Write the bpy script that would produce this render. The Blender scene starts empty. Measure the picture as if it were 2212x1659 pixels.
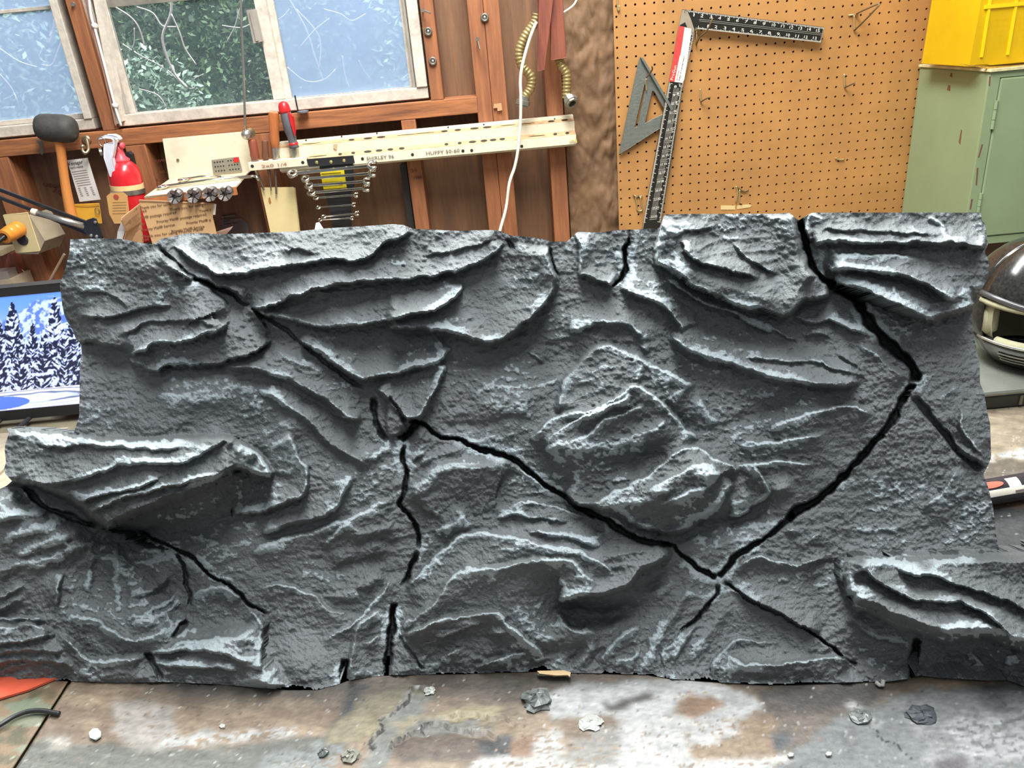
import bpy, math, random
import numpy as np
from mathutils import Vector, Matrix
from mathutils.geometry import tessellate_polygon
random.seed(7)
S = bpy.context.scene
COL = S.collection
# ---------------------------------------------------------------- camera, world, lights
TH, RHO, FPX = math.radians(24.5), math.radians(5.3), 1661.0
_s, _c = math.sin(TH), math.cos(TH)
R0, U0, FW = np.array((1., 0, 0)), np.array((0, _s, _c)), np.array((0, _c, -_s))
CX = math.cos(RHO)*R0 - math.sin(RHO)*U0
CY = math.sin(RHO)*R0 + math.cos(RHO)*U0
CP = np.array((0., 0., 1.6))
cd = bpy.data.cameras.new('camera'); cam = bpy.data.objects.new('camera', cd); COL.objects.link(cam)
cd.sensor_width = 36; cd.lens = 36*FPX/2212; cd.clip_start = .02; cd.clip_end = 60
cam.matrix_world = Matrix(((CX[0], CY[0], -FW[0], CP[0]), (CX[1], CY[1], -FW[1], CP[1]), (CX[2], CY[2], -FW[2], CP[2]), (0, 0, 0, 1)))
S.camera = cam
w = bpy.data.worlds.new('world'); S.world = w; w.use_nodes = True
w.node_tree.nodes['Background'].inputs[0].default_value = (.88, .94, 1.0, 1)
w.node_tree.nodes['Background'].inputs[1].default_value = .20
def area(name, loc, target, sx, sy, e, col):
    l = bpy.data.lights.new(name, 'AREA'); l.shape = 'RECTANGLE'; l.size = sx; l.size_y = sy; l.energy = e; l.color = col
    o = bpy.data.objects.new(name, l); COL.objects.link(o); o.location = loc
    o.rotation_euler = (Vector(target)-Vector(loc)).to_track_quat('-Z', 'Y').to_euler(); return o
area('ceiling_fixture_light', (.10, .96, 3.3), (.05, .95, 1.0), 2.2, .6, 138, (.96, .99, 1))
area('front_fill_light', (-.1, -.5, 2.6), (.05, .92, 1.0), 1.6, .6, 7, (.95, .98, 1))  # unseen fill added in front to lift the panel's shade
area('wall_fill_light', (.5, 1.3, 2.6), (.5, 2.3, 1.2), 2.0, .4, 10, (1, .84, .62))  # unseen warm fill added to brighten the pegboard wall
area('garden_daylight', (-1.2, 4.0, 5.4), (-1.2, 4.3, 1.4), 5, 1.6, 700, (.95, 1, .97))
area('open_sky_glow', (-1.0, 5.6, 4.4), (-1.0, 2.4, 1.7), 4, 1.2, 110, (.86, .94, 1))
S.view_settings.view_transform = 'Standard'; S.view_settings.look = 'None'
S.view_settings.gamma = 1; S.view_settings.use_curve_mapping = False; S.view_settings.exposure = .35

# ---------------------------------------------------------------- helpers
def ray(px, py):
    a = (np.asarray(px, float)-1106)/FPX; b = -(np.asarray(py, float)-829.5)/FPX
    return FW + a[..., None]*CX + b[..., None]*CY
def P(px, py, Y):
    d = ray(px, py); p = CP + d*(Y/d[1]); return p
def PZ(px, py, z):
    d = ray(px, py); return CP + d*((z-CP[2])/d[2])
def grain(n): return random.uniform(-n, n)

MATS = {}
def mat(name, col, rough=.6, metal=0, var=.15, vs=18, bump=0, bs=60, stretch=(1, 1, 1), col2=None, alpha=None, emit=0, trans=0, spec=.5):
    if name in MATS: return MATS[name]
    m = bpy.data.materials.new(name); m.use_nodes = True; n = m.node_tree.nodes; L = m.node_tree.links
    b = n['Principled BSDF']; b.inputs['Roughness'].default_value = rough; b.inputs['Metallic'].default_value = metal
    b.inputs['Specular IOR Level'].default_value = spec
    if trans: b.inputs['Transmission Weight'].default_value = trans
    tc = n.new('ShaderNodeTexCoord'); mp = n.new('ShaderNodeMapping'); mp.inputs['Scale'].default_value = stretch
    L.new(tc.outputs['Object'], mp.inputs[0])
    nz = n.new('ShaderNodeTexNoise'); nz.inputs['Scale'].default_value = vs; nz.inputs['Detail'].default_value = 6; nz.inputs['Roughness'].default_value = .65
    L.new(mp.outputs[0], nz.inputs['Vector'])
    cr = n.new('ShaderNodeValToRGB'); cr.color_ramp.elements[0].position = .32; cr.color_ramp.elements[1].position = .68
    c = np.array(col, float)
    c2 = np.array(col2, float) if col2 is not None else np.clip(c*(1+var), 0, 1)
    c1 = c if col2 is not None else c*(1-var)
    cr.color_ramp.elements[0].color = (*c1, 1); cr.color_ramp.elements[1].color = (*c2, 1)
    L.new(nz.outputs['Fac'], cr.inputs[0]); L.new(cr.outputs[0], b.inputs['Base Color'])
    if bump:
        n2 = n.new('ShaderNodeTexNoise'); n2.inputs['Scale'].default_value = bs; n2.inputs['Detail'].default_value = 4
        L.new(mp.outputs[0], n2.inputs['Vector'])
        bp = n.new('ShaderNodeBump'); bp.inputs['Strength'].default_value = bump; bp.inputs['Distance'].default_value = .003
        L.new(n2.outputs['Fac'], bp.inputs['Height']); L.new(bp.outputs[0], b.inputs['Normal'])
    if alpha is not None: b.inputs['Alpha'].default_value = alpha
    if emit: L.new(cr.outputs[0], b.inputs['Emission Color']); b.inputs['Emission Strength'].default_value = emit
    MATS[name] = m; return m
def vcmat(name, rough=.6, emit=0, bump=0, bs=80, metal=0, spec=.5):
    m = bpy.data.materials.new(name); m.use_nodes = True; n = m.node_tree.nodes; L = m.node_tree.links
    b = n['Principled BSDF']; b.inputs['Roughness'].default_value = rough; b.inputs['Specular IOR Level'].default_value = spec
    a = n.new('ShaderNodeAttribute'); a.attribute_name = 'paint'
    L.new(a.outputs['Color'], b.inputs['Base Color'])
    if emit: L.new(a.outputs['Color'], b.inputs['Emission Color']); b.inputs['Emission Strength'].default_value = emit
    if bump:
        tc = n.new('ShaderNodeTexCoord'); nz = n.new('ShaderNodeTexNoise'); nz.inputs['Scale'].default_value = bs; nz.inputs['Detail'].default_value = 5
        L.new(tc.outputs['Object'], nz.inputs['Vector']); bp = n.new('ShaderNodeBump'); bp.inputs['Strength'].default_value = bump; bp.inputs['Distance'].default_value = .002
        L.new(nz.outputs['Fac'], bp.inputs['Height']); L.new(bp.outputs[0], b.inputs['Normal'])
    MATS[name] = m; return m
def wood(name, c1, c2, axis='z', vs=9, rough=.65, knots=0):
    st = {'z': (6, 6, .55), 'x': (.55, 6, 6)}[axis]
    return mat(name, c1, rough=rough, vs=vs, stretch=st, col2=c2, bump=.35, bs=25)

# origins of every object so that children can be stored relative to their thing
ORG = {}
def thing(name, label, cat, loc, group=None):
    o = bpy.data.objects.new(name, None); COL.objects.link(o); o.empty_display_size = .03
    o.location = [float(v) for v in loc]; ORG[o] = np.array(loc, float)
    o['label'] = label; o['category'] = cat
    if group: o['group'] = group
    return o
def tag(o, label, cat, group=None):
    o['label'] = label; o['category'] = cat
    if group: o['group'] = group
    return o
def mk(name, VF, m, parent=None, smooth=False, bevel=0, label=None, kind=None, origin=None):
    V, F = VF; V = np.array(V, float)
    if parent is not None: org = ORG[parent]
    elif origin is not None: org = np.array(origin, float)
    else: org = np.array(((V[:, 0].min()+V[:, 0].max())/2, (V[:, 1].min()+V[:, 1].max())/2, V[:, 2].min()))
    me = bpy.data.meshes.new(name); me.from_pydata((V-org).tolist(), [], [list(f) for f in F]); me.update()
    if smooth:
        me.polygons.foreach_set('use_smooth', [True]*len(me.polygons))
    if m is not None: me.materials.append(m)
    o = bpy.data.objects.new(name, me); COL.objects.link(o); ORG[o] = org
    if parent is not None: o.parent = parent
    else: o.location = org.tolist()
    if bevel:
        b = o.modifiers.new('bevel', 'BEVEL'); b.width = bevel; b.segments = 2; b.limit_method = 'ANGLE'; b.angle_limit = .7
    if smooth == 'edge':
        me.set_sharp_from_angle(angle=.7)
    if label: o['label'] = label
    if kind: o['kind'] = kind
    return o
def J(*a):
    V, F = [], []
    for v, f in a:
        k = len(V); V += [tuple(p) for p in v]; F += [tuple(i+k for i in q) for q in f]
    return V, F
def box(x0, x1, y0, y1, z0, z1):
    V = [(x, y, z) for x in (x0, x1) for y in (y0, y1) for z in (z0, z1)]
    return V, [(0, 1, 3, 2), (4, 6, 7, 5), (0, 4, 5, 1), (2, 3, 7, 6), (0, 2, 6, 4), (1, 5, 7, 3)]
def obox(c, ax, ay, az):
    c, ax, ay, az = [np.array(q, float) for q in (c, ax, ay, az)]
    V = [c+i*ax+j*ay+k*az for i in (-1, 1) for j in (-1, 1) for k in (-1, 1)]
    return [tuple(v) for v in V], box(0, 1, 0, 1, 0, 1)[1]
def prism(front, off, holes=()):
    """closed solid: outline(s) of 3-D points pushed by off"""
    loops = [list(map(lambda p: Vector([float(c) for c in p]), front))]+[[Vector([float(c) for c in p]) for p in h] for h in holes]
    tris = tessellate_polygon(loops)
    flat = [tuple(p) for l in loops for p in l]; n = len(flat)
    V = flat+[tuple(np.array(p)+np.array(off)) for p in flat]
    F = [tuple(t) for t in tris]+[tuple(i+n for i in reversed(t)) for t in tris]
    k = 0
    for l in loops:
        m = len(l)
        for i in range(m):
            a, b = k+i, k+(i+1) % m; F.append((a, b, b+n, a+n))
        k += m
    return V, F
def pp(pts, Y, th=.004, holes=()):
    return prism([P(a, b, Y) for a, b in pts], (0, th, 0), [[P(a, b, Y) for a, b in h] for h in holes])
def frame(d):
    d = np.array(d, float); d /= np.linalg.norm(d)
    a = np.cross(d, (0, 0, 1.)) if abs(d[2]) < .9 else np.cross(d, (1., 0, 0)); a /= np.linalg.norm(a)
    return d, a, np.cross(d, a)
def tube(pts, r, n=8, cap=True):
    pts = [np.array(p, float) for p in pts]; N = len(pts); rr = r if hasattr(r, '__len__') else [r]*N
    V, F = [], []; pa = None
    for i, p in enumerate(pts):
        t = pts[min(i+1, N-1)]-pts[max(i-1, 0)]; t /= np.linalg.norm(t)+1e-12
        if pa is None: _, pa, _ = frame(t)
        pa = pa-np.dot(pa, t)*t; pa /= np.linalg.norm(pa); pb = np.cross(t, pa)
        for k in range(n):
            a = 2*math.pi*k/n; V.append(tuple(p+rr[i]*(math.cos(a)*pa+math.sin(a)*pb)))
    for i in range(N-1):
        for k in range(n):
            F.append((i*n+k, i*n+(k+1) % n, (i+1)*n+(k+1) % n, (i+1)*n+k))
    if cap: F += [tuple(range(n-1, -1, -1)), tuple(range((N-1)*n, N*n))]
    return V, F
def lathe(o, d, prof, n=24):
    """prof = [(t along axis, radius)]"""
    d, a, b = frame(d); o = np.array(o, float); V, F = [], []
    for t, r in prof:
        for k in range(n):
            q = 2*math.pi*k/n; V.append(tuple(o+d*t+max(r, 1e-5)*(math.cos(q)*a+math.sin(q)*b)))
    for i in range(len(prof)-1):
        for k in range(n): F.append((i*n+k, i*n+(k+1) % n, (i+1)*n+(k+1) % n, (i+1)*n+k))
    F += [tuple(range(n-1, -1, -1)), tuple(range((len(prof)-1)*n, len(prof)*n))]
    return V, F
def smoothpts(pts, k=5):
    pts = [np.array(p, float) for p in pts]; out = []
    for i in range(len(pts)-1):
        p0, p1, p2, p3 = pts[max(i-1, 0)], pts[i], pts[i+1], pts[min(i+2, len(pts)-1)]
        for j in range(k):
            t = j/k; out.append(.5*((2*p1)+(p2-p0)*t+(2*p0-5*p1+4*p2-p3)*t*t+(3*p1-p0-3*p2+p3)*t**3))
    out.append(pts[-1]); return out
def ptube(pts, Y, r, n=8, k=5):
    q = [P(p[0], p[1], p[2] if len(p) > 2 else Y) for p in pts]
    return tube(smoothpts(q, k) if len(q) > 2 and k > 1 else q, r, n)
def text(body, o, ux, uy, h, m, parent, name='lettering', wide=None, label=None):
    cu = bpy.data.curves.new('t', 'FONT'); cu.body = body; cu.size = 1; cu.extrude = .012; cu.resolution_u = 2
    ob = bpy.data.objects.new('t', cu); COL.objects.link(ob); bpy.context.view_layer.update()
    me = bpy.data.meshes.new_from_object(ob.evaluated_get(bpy.context.evaluated_depsgraph_get()))
    v = np.empty(len(me.vertices)*3); me.vertices.foreach_get('co', v); v = v.reshape(-1, 3)
    F = [tuple(p.vertices) for p in me.polygons]
    bpy.data.objects.remove(ob); bpy.data.curves.remove(cu); bpy.data.meshes.remove(me)
    ux = np.array(ux, float); ux /= np.linalg.norm(ux); uy = np.array(uy, float); uy -= ux*np.dot(ux, uy); uy /= np.linalg.norm(uy); uz = np.cross(ux, uy)
    sx = h/.72
    if wide: sxx = wide/max(v[:, 0].max(), 1e-6)
    else: sxx = sx
    V = np.array(o)+v[:, :1]*sxx*ux+v[:, 1:2]*sx*uy+v[:, 2:3]*.02*uz
    return mk(name, (V, F), m, parent)
def ptext(body, a, b, Y, hpx, m, parent, **k):
    A, B = P(a[0], a[1], Y), P(b[0], b[1], Y)
    h = hpx*np.linalg.norm(B-A)/math.hypot(b[0]-a[0], b[1]-a[1])
    return text(body, A, B-A, np.cross((0, 1., 0), A-B), h, m, parent, wide=np.linalg.norm(B-A), **k)
def hashn(i, j, s): 
    with np.errstate(over='ignore'):
        h = (i.astype(np.int64)*374761393+j.astype(np.int64)*668265263+s*1442695041) & 0xffffffff
        h = ((h ^ (h >> 13))*1274126177) & 0xffffffff
        h = (h ^ (h >> 16)) & 0xffff
    return h/65535.
def vnoise(x, y, s=0):
    i, j = np.floor(x), np.floor(y); u, v = x-i, y-j; u = u*u*(3-2*u); v = v*v*(3-2*v)
    return (hashn(i, j, s)*(1-u)+hashn(i+1, j, s)*u)*(1-v)+(hashn(i, j+1, s)*(1-u)+hashn(i+1, j+1, s)*u)*v
def fbm(x, y, o=4, s=0, g=.5):
    a, t, r = 1., 0., 0
    for k in range(o):
        r = r+a*vnoise(x, y, s+k*17); t += a; a *= g; x = x*2.03+11.3; y = y*1.97+5.7
    return r/t
def sstep(a): a = np.clip(a, 0, 1); return a*a*(3-2*a)
def inpoly(X, Y, pts):
    r = np.zeros(X.shape, bool); n = len(pts)
    for i in range(n):
        x0, y0 = pts[i]; x1, y1 = pts[(i+1) % n]
        if y0 == y1: continue
        c = ((y0 > Y) != (y1 > Y)) & (X < (x1-x0)*(Y-y0)/(y1-y0)+x0); r ^= c
    return r
def setpaint(o, cols, corner=False):
    a = o.data.color_attributes.new('paint', 'FLOAT_COLOR', 'POINT')
    c = np.ones((len(cols), 4), np.float32); c[:, :3] = cols; a.data.foreach_set('color', c.ravel())
def C(r, g, b_, k=1.):
    v = np.array((r, g, b_))/255.; return tuple(np.where(v <= .04045, v/12.92, ((v+.055)/1.055)**2.4)*k)
def proj(V):
    d = np.asarray(V)-CP; z = d@FW; return 1106+FPX*(d@CX)/z, 829.5-FPX*(d@CY)/z
# ---------------------------------------------------------------- floor, bench
MB_floor = mat('painted concrete', (.12, .12, .115), rough=.8)
o = mk('floor', box(-4, 4, -2, 2.6, -.1, 0), MB_floor); o['kind'] = 'structure'
BZ = .86
# bench front line and the leaning plane of the sculpture
NX = (-.122, 0)
tdir = np.array((1, -.122, 0)); tdir /= np.linalg.norm(tdir)
hdir = np.array((.122, 1, 0)); hdir /= np.linalg.norm(hdir)
LEAN = math.radians(24.5)
udir = hdir*math.sin(LEAN)+np.array((0, 0, math.cos(LEAN)))
ndir = np.cross(tdir, udir); ndir = -ndir if ndir[1] > 0 else ndir      # faces the viewer
PB = np.array((0, .775, BZ))                                             # rear plane foot

# ---------------------------------------------------------------- sculpted rock panel
OUT = [(152,517),(210,515),(249,514.7),(278,519),(307,525),(330,528),(347,516),(367,512),(399,504.6),(434,503),(474,506),(560,503),(640,500),(705,493),(780,489),(849,484),(872,486),(893,494.5),(940,496),(994,499),(1040,497),(1075,497),(1090,503),(1104,509),(1135,511),(1167,515),(1193,522),(1226,521),(1236,511),(1247,501),(1297,502),(1335,497),(1355,496),(1373,496),(1429,492),(1433,468),(1439,463),(1500,462),(1600,462),(1680,461.5),(1705,459.4),(1725,476),(1738,468),(1755,459.4),(1900,459),(2118.5,459.4),(2121,476),(2128,484),(2131,505),(2134,529),(2127,542.6),(2136.6,565),(2134,603.6),(2121,623),(2111.6,634),(2110,653.5),(2102,656),(2099,689.6),(2103,723),(2109,750.6),(2116,786.6),(2117,828),(2125.5,847.7),(2132,886.6),(2139,917),(2141,989),(2136.6,1000),(2124,1025),(2134,1050),(2145,1094.5),(2149,1125),(2153,1164),(2159,1191.6),(2212,1192),(2330,1186),(2345,1300),(2335,1478),(2212,1482),(2175,1469),(2131,1470),(2028,1464),(1989,1459),(1963,1466),(1920,1472),(1857,1473),(1717,1478),(1652,1479),(1559,1474),(1449,1466),(1397,1457),(1232,1453),(1162,1450),(1012,1454.5),(838,1458.5),(790,1463),(751,1470.6),(720,1481),(684,1490),(627,1490),(560,1486),(492,1479),(362,1473.5),(252,1475),(104,1469),(52,1470.6),(0,1467.7),(-110,1462),(-128,1300),(-118,1130),(0,1056),(14.5,1049),(26,1039),(11.6,1024),(8.7,1013),(13,998),(10,972),(11.6,958),(20,934.7),(14.5,926),(29,922.6),(70,925),(116,930),(159,935),(160.5,931),(171,899.5),(172,839),(172,784),(176.5,763.5),(175,743),(165,734.6),(156,711),(145,694),(139,680),(134.5,659),(131.6,636),(129,616),(136,596),(143,575),(150,543.6)]
GS = 2.6
gx = np.arange(-135, 2350, GS); gy = np.arange(452, 1500, GS)
GX, GY = np.meshgrid(gx, gy)
NXg, NYg = len(gx), len(gy)
# ragged edges: sample the features through a small wobble
WX = GX+(fbm(GX/26, GY/26, 3, 3)-.5)*11+(vnoise(GX/7, GY/7, 5)-.5)*2.6
WY = GY+(fbm(GX/26, GY/26, 3, 9)-.5)*11+(vnoise(GX/7, GY/7, 6)-.5)*2.6
H = np.zeros(GX.shape); DRY = np.zeros(GX.shape); BLK = np.zeros(GX.shape)
def crv(pts, k=4):
    return np.array(smoothpts([(p[0], p[1]) for p in pts], k)) if len(pts) > 2 else np.array(pts, float)
def dist(pts, pad, closed=False, X=None, Y=None):
    """window slices, signed distance (+ left/above of travel), arc position"""
    q = np.vstack([pts, pts[:1]]) if closed else pts
    i0 = max(int((q[:, 1].min()-pad-gy[0])/GS), 0); i1 = min(int((q[:, 1].max()+pad-gy[0])/GS)+2, NYg)
    j0 = max(int((q[:, 0].min()-pad-gx[0])/GS), 0); j1 = min(int((q[:, 0].max()+pad-gx[0])/GS)+2, NXg)
    sl = (slice(i0, i1), slice(j0, j1)); x, y = WX[sl], WY[sl]
    best = np.full(x.shape, 1e9); sg = np.ones(x.shape); sp = np.zeros(x.shape); acc = 0
    for a, b in zip(q[:-1], q[1:]):
        dx, dy = b-a; l2 = dx*dx+dy*dy
        if l2 < 1e-9: continue
        t = np.clip(((x-a[0])*dx+(y-a[1])*dy)/l2, 0, 1); ex, ey = x-a[0]-t*dx, y-a[1]-t*dy
        d = ex*ex+ey*ey; m = d < best; best = np.where(m, d, best)
        cr = dx*(y-a[1])-dy*(x-a[0]); sg = np.where(m, np.where(cr < 0, 1., -1.), sg)
        sp = np.where(m, acc+t*math.sqrt(l2), sp); acc += math.sqrt(l2)
    return sl, np.sqrt(best), sg, sp, acc
def taper(sp, L, tap):
    t = min(tap, L*.45); return sstep(sp/t)*sstep((L-sp)/t)
def L(h, run, pts, side='a', edge=6.5, tap=34, dry=None):
    q = crv(pts); sl, d, sg, sp, ln = dist(q, max(run, edge)+4)
    if side == 'b': sg = -sg
    s = d*sg; wt = taper(sp, ln, tap); h = h*1.8
    pl = h*np.clip(1-s/run, 0, 1)**1.7; dr = h*(1-sstep(-s/edge))
    H[sl] += wt*np.where(s >= 0, pl, dr)
    k = min(1, h/22) if dry is None else dry
    DRY[sl] = np.maximum(DRY[sl], wt*k*np.where(s >= -2, 1.0*np.exp(-(np.maximum(s, 0)/1.9)**1.5)+.20*np.exp(-(np.maximum(s, 0)/22)), 0))
def CR(w, dep, pts, tap=22, blk=1, lip=0):
    q = crv(pts); sl, d, sg, sp, ln = dist(q, w*1.6+4); wt = taper(sp, ln, tap); w = w*(.45+.55*vnoise(WX[sl]/22, WY[sl]/22, 88)); dep = dep*1.3
    H[sl] -= wt*dep*(1-sstep((d-w*.28)/(w*.45)))
    BLK[sl] = np.maximum(BLK[sl], blk*wt*(1-sstep((d-w*.42)/(w*.3))))
def RG(h, w, pts, tap=50, dry=0):
    q = crv(pts); sl, d, sg, sp, ln = dist(q, w*2.4); wt = taper(sp, ln, tap); g = np.exp(-(d/w)**2)
    H[sl] += wt*h*g
    if dry: DRY[sl] = np.maximum(DRY[sl], .6*dry*wt*np.exp(-(d/(w*.4))**2))
def BL(cx, cy, rx, ry, ang, h, dry=0):
    h = h*1.5 if h < 0 else h*1.2
    a = math.radians(ang); x, y = WX-cx, WY-cy; u = (x*math.cos(a)+y*math.sin(a))/rx; v = (-x*math.sin(a)+y*math.cos(a))/ry
    g = np.exp(-(u*u+v*v)); H[:] += h*g
    if dry: DRY[:] = np.maximum(DRY, dry*g)
def PG(h, edge, pts, tilt=(0, 0)):
    q = crv(list(pts)+[pts[0]], 3)[:-1]; sl, d, sg, sp, ln = dist(q, edge+4, True)
    ins = inpoly(WX[sl], WY[sl], [tuple(p) for p in q])
    c = q.mean(0); hh = h+tilt[0]*(WX[sl]-c[0])+tilt[1]*(WY[sl]-c[1])
    H[sl] += np.where(ins, hh*sstep(d/edge), 0)

# broad form (mm towards the viewer)
H += 14
H += (fbm(GX/230, GY/150, 3, 40)-.5)*30
PG(22, 60, [(90,420),(250,420),(380,440),(420,595),(500,640),(560,700),(590,735),(560,765),(440,790),(330,795),(165,735),(110,640)])
PG(16, 110, [(373,440),(700,400),(1200,420),(1198,620),(1140,690),(1060,735),(960,715),(700,780),(620,690),(450,590)])
PG(20, 34, [(1425,400),(1712,400),(1738,545),(1790,612),(1700,680),(1600,660),(1500,622),(1428,560)])
PG(22, 34, [(1742,400),(2200,400),(2160,600),(2100,660),(1990,690),(1880,650),(1790,605),(1748,545)])
# projecting slab, left
PG(62, 16, [(-5,915),(29,921),(116,930),(220,942),(330,943),(440,936),(492,938),(530,955),(565,975),(590,1015),(575,1040),(509,1018),(463,1044),(399,1075),(318,1104),(260,1130),(220,1141),(160,1092),(95,1062),(40,1046),(-5,1040)], (.02, .10))
BL(550, 1000, 26, 30, 30, -18)
BL(330, 1150, 150, 42, -8, -34); BL(520, 1080, 80, 40, -20, -22)
# basin piece, lower left
PG(48, 60, [(-200,1130),(0,1056),(60,1068),(214,1142),(280,1165),(330,1240),(400,1330),(560,1340),(568,1400),(600,1520),(-200,1520)])
BL(265, 1265, 130, 85, 8, -42); BL(190, 1215, 70, 50, 0, -14)
PG(22, 40, [(-200,1345),(60,1335),(150,1400),(200,1428),(320,1425),(420,1385),(520,1340),(566,1355),(568,1520),(-200,1520)])
BL(620, 1440, 70, 50, 0, 16)
# boulders, centre
PG(26, 90, [(1201,903),(1234,817),(1272,762),(1317,748),(1386,778),(1510,842),(1560,930),(1600,1010),(1590,1060),(1540,1110),(1456,1150),(1290,1092),(1215,1078),(1145,1000)])
PG(34, 60, [(1215,1076),(1285,1080),(1391,1030),(1467,975),(1513,966),(1581,1000),(1592,1035),(1565,1065),(1543,1100),(1494,1130),(1456,1147),(1364,1124)])
BL(1470, 915, 62, 38, 40, -20); BL(1370, 1000, 80, 22, -25, -9)
BL(1560, 1130, 90, 26, -12, -20); BL(1640, 1090, 40, 22, -30, -14)
# lower centre plate with the hollow
PG(30, 90, [(868,1262),(955,1190),(1045,1140),(1180,1100),(1300,1130),(1449,1180),(1430,1210),(1385,1230),(1357,1260),(1328,1272),(1290,1280),(1215,1290),(1206,1328),(1235,1365),(1276,1370),(1179,1440),(1160,1500),(834,1500),(850,1330)])
BL(1310, 1325, 80, 24, -8, -26); BL(1232, 1315, 36, 18, 0, -16); BL(1420, 1262, 45, 18, -25, -10)
# shelf rock, right
PG(60, 22, [(1821,1203),(1865,1197),(1950,1201),(2080,1194),(2212,1192),(2400,1184),(2420,1420),(2212,1402),(2152,1378),(2043,1379),(1950,1352),(1880,1318),(1834,1300),(1816,1244)], (.01, .09))
BL(2060, 1430, 170, 34, 6, -20)
PG(20, 50, [(1565,1409),(1640,1386),(1800,1415),(1850,1432),(1860,1520),(1545,1520),(1539,1435)])

# ledges: (height mm, run px, points[, side, edge])
L(8, 60, [(165,671),(202,681),(260,680),(289,668),(341,659),(375,655)])
L(4, 50, [(160,625),(220,627),(252,645),(285,665)])
L(6, 40, [(245,728),(289,708),(324,694),(419,690),(451,698),(478,704)])
L(15, 70, [(272,765),(312,755),(336,738),(393,736),(451,717),(486,704),(490,688)], tap=20)
L(14, 130, [(336,530),(356,567),(411,604),(469,642),(489,665),(491,690)], 'b', 10, dry=.2)
L(14, 80, [(158,735),(205,738),(260,746),(290,760)], dry=.2)
L(15, 75, [(272,765),(300,785),(333,797),(362,787),(457,784),(506,772),(550,761),(579,740),(587,726)], dry=.5)
L(9, 80, [(520,650),(550,680),(586,726)], 'b', 9, dry=.1)
L(15, 80, [(373,526),(417,561),(451,581),(477,591),(540,588),(600,574),(670,564),(716,557),(768,561),(797,552),(820,532),(849,515),(895,500)])
L(5, 40, [(600,538),(640,535),(660,540),(700,548)])
L(15, 60, [(356,575),(411,596),(445,604),(509,630),(532,651),(536,661)], dry=.3)
L(17, 75, [(534,661),(560,662),(595,656),(640,636),(734,612),(809,604),(870,603),(922,596),(994,581),(1052,555),(1090,524)], tap=22)
L(6, 40, [(905,548),(960,545),(1010,535),(1050,517),(1085,508)], dry=.5)
L(7, 40, [(600,656),(618,642),(661,635),(720,636)], 'b', 20, dry=.1)
L(17, 65, [(545,668),(600,682),(640,692),(690,706),(740,702),(786,701),(835,688),(864,680),(936,668),(965,651),(991,630),(1000,601)], tap=26)
L(24, 115, [(830,704),(878,703),(936,708),(979,713),(1003,720),(1030,731),(1052,738),(1078,732),(1139,688),(1176,654),(1196,622),(1195,602),(1186,587),(1181,554),(1184,528)], tap=24, edge=12)
L(15, 75, [(640,728),(674,750),(705,769),(745,798),(765,811),(797,816),(838,807),(893,790),(950,781),(960,760),(974,748)], tap=20, edge=10)
L(15, 60, [(811,836),(838,856),(872,896),(901,899),(924,870),(945,827),(962,784)], tap=16, edge=12)
L(14, 65, [(480,793),(550,792),(593,804),(640,824),(699,859),(739,885),(751,902),(790,908)], edge=14, dry=.5)
L(10, 50, [(560,841),(603,862),(655,896),(684,925),(699,946),(739,972),(786,996),(810,1010)], edge=16, dry=.4)
RG(13, 46, [(330,860),(430,848),(520,850),(600,890),(640,960)], dry=.55)
RG(7, 40, [(250,900),(330,905),(420,930)], dry=.3)
L(18, 75, [(497,1106),(560,1103),(612,1085),(655,1066),(661,1025),(641,981),(618,930)], tap=24, edge=9)
L(11, 46, [(560,1149),(632,1129),(699,1111),(728,1082),(750,1045),(742,1020)], edge=12, dry=.4)
L(9, 60, [(540,1192),(560,1187),(595,1172),(676,1155),(734,1132),(774,1117),(820,1091),(856,1082)], 'b', 14, dry=.8)
L(5, 40, [(680,1176),(720,1160),(735,1140),(770,1120)], 'b', dry=.9)
L(10, 60, [(740,1160),(800,1150),(870,1140)], 'a', 30, dry=.1)
L(8, 46, [(700,1210),(780,1190),(850,1180)], 'a', 24, dry=.1)
L(8, 60, [(553,1270),(613,1267),(674,1287),(710,1321),(760,1330)], 'b', 8, dry=.7)
L(7, 50, [(700,1290),(747,1284),(800,1260),(830,1225)], 'a', 24, dry=.2)
L(6, 40, [(690,1390),(760,1350),(810,1300),(850,1240)], 'b', 8, dry=.6)
# right upper
L(14, 55, [(1247,503),(1257,536),(1252,585),(1272,597),(1307,608),(1326,613)], tap=12)
L(13, 60, [(1338,617),(1373,634),(1416,648),(1454,677),(1476,718)], edge=11, tap=16)
L(17, 85, [(1440,715),(1469,738),(1507,762),(1563,777),(1621,797),(1669,812),(1739,823),(1822,828),(1866,815)], edge=14)
L(5, 30, [(1600,768),(1697,781),(1766,780),(1808,798),(1880,812)], dry=.8)
L(24, 100, [(1433,468),(1429,503),(1420,556),(1439,569),(1474,592),(1500,615),(1550,632),(1601,658),(1650,663),(1691,676),(1712,662),(1738,645),(1796,634)], tap=14, edge=12)
L(11, 46, [(1434,600),(1462,615),(1500,643),(1550,664),(1601,683),(1655,712),(1680,720)])
L(13, 62, [(1464,512),(1474,523),(1500,556),(1550,574),(1601,589),(1640,606)])
L(8, 50, [(1576,513),(1601,541),(1626,564),(1685,594)])
L(6, 24, [(1432,488),(1457,503),(1490,497),(1550,492)], dry=.4)
L(18, 60, [(1705,459),(1709,500),(1720,545),(1735,580),(1758,605)], 'b', 12, tap=10, dry=.2)
L(6, 30, [(1766,490),(1836,497),(1933,499),(2032,507)], dry=.5)
L(15, 40, [(1755,522),(1800,521),(1850,520),(1950,521),(2044,523),(2130,531)], tap=10, edge=12, dry=.4)
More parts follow.
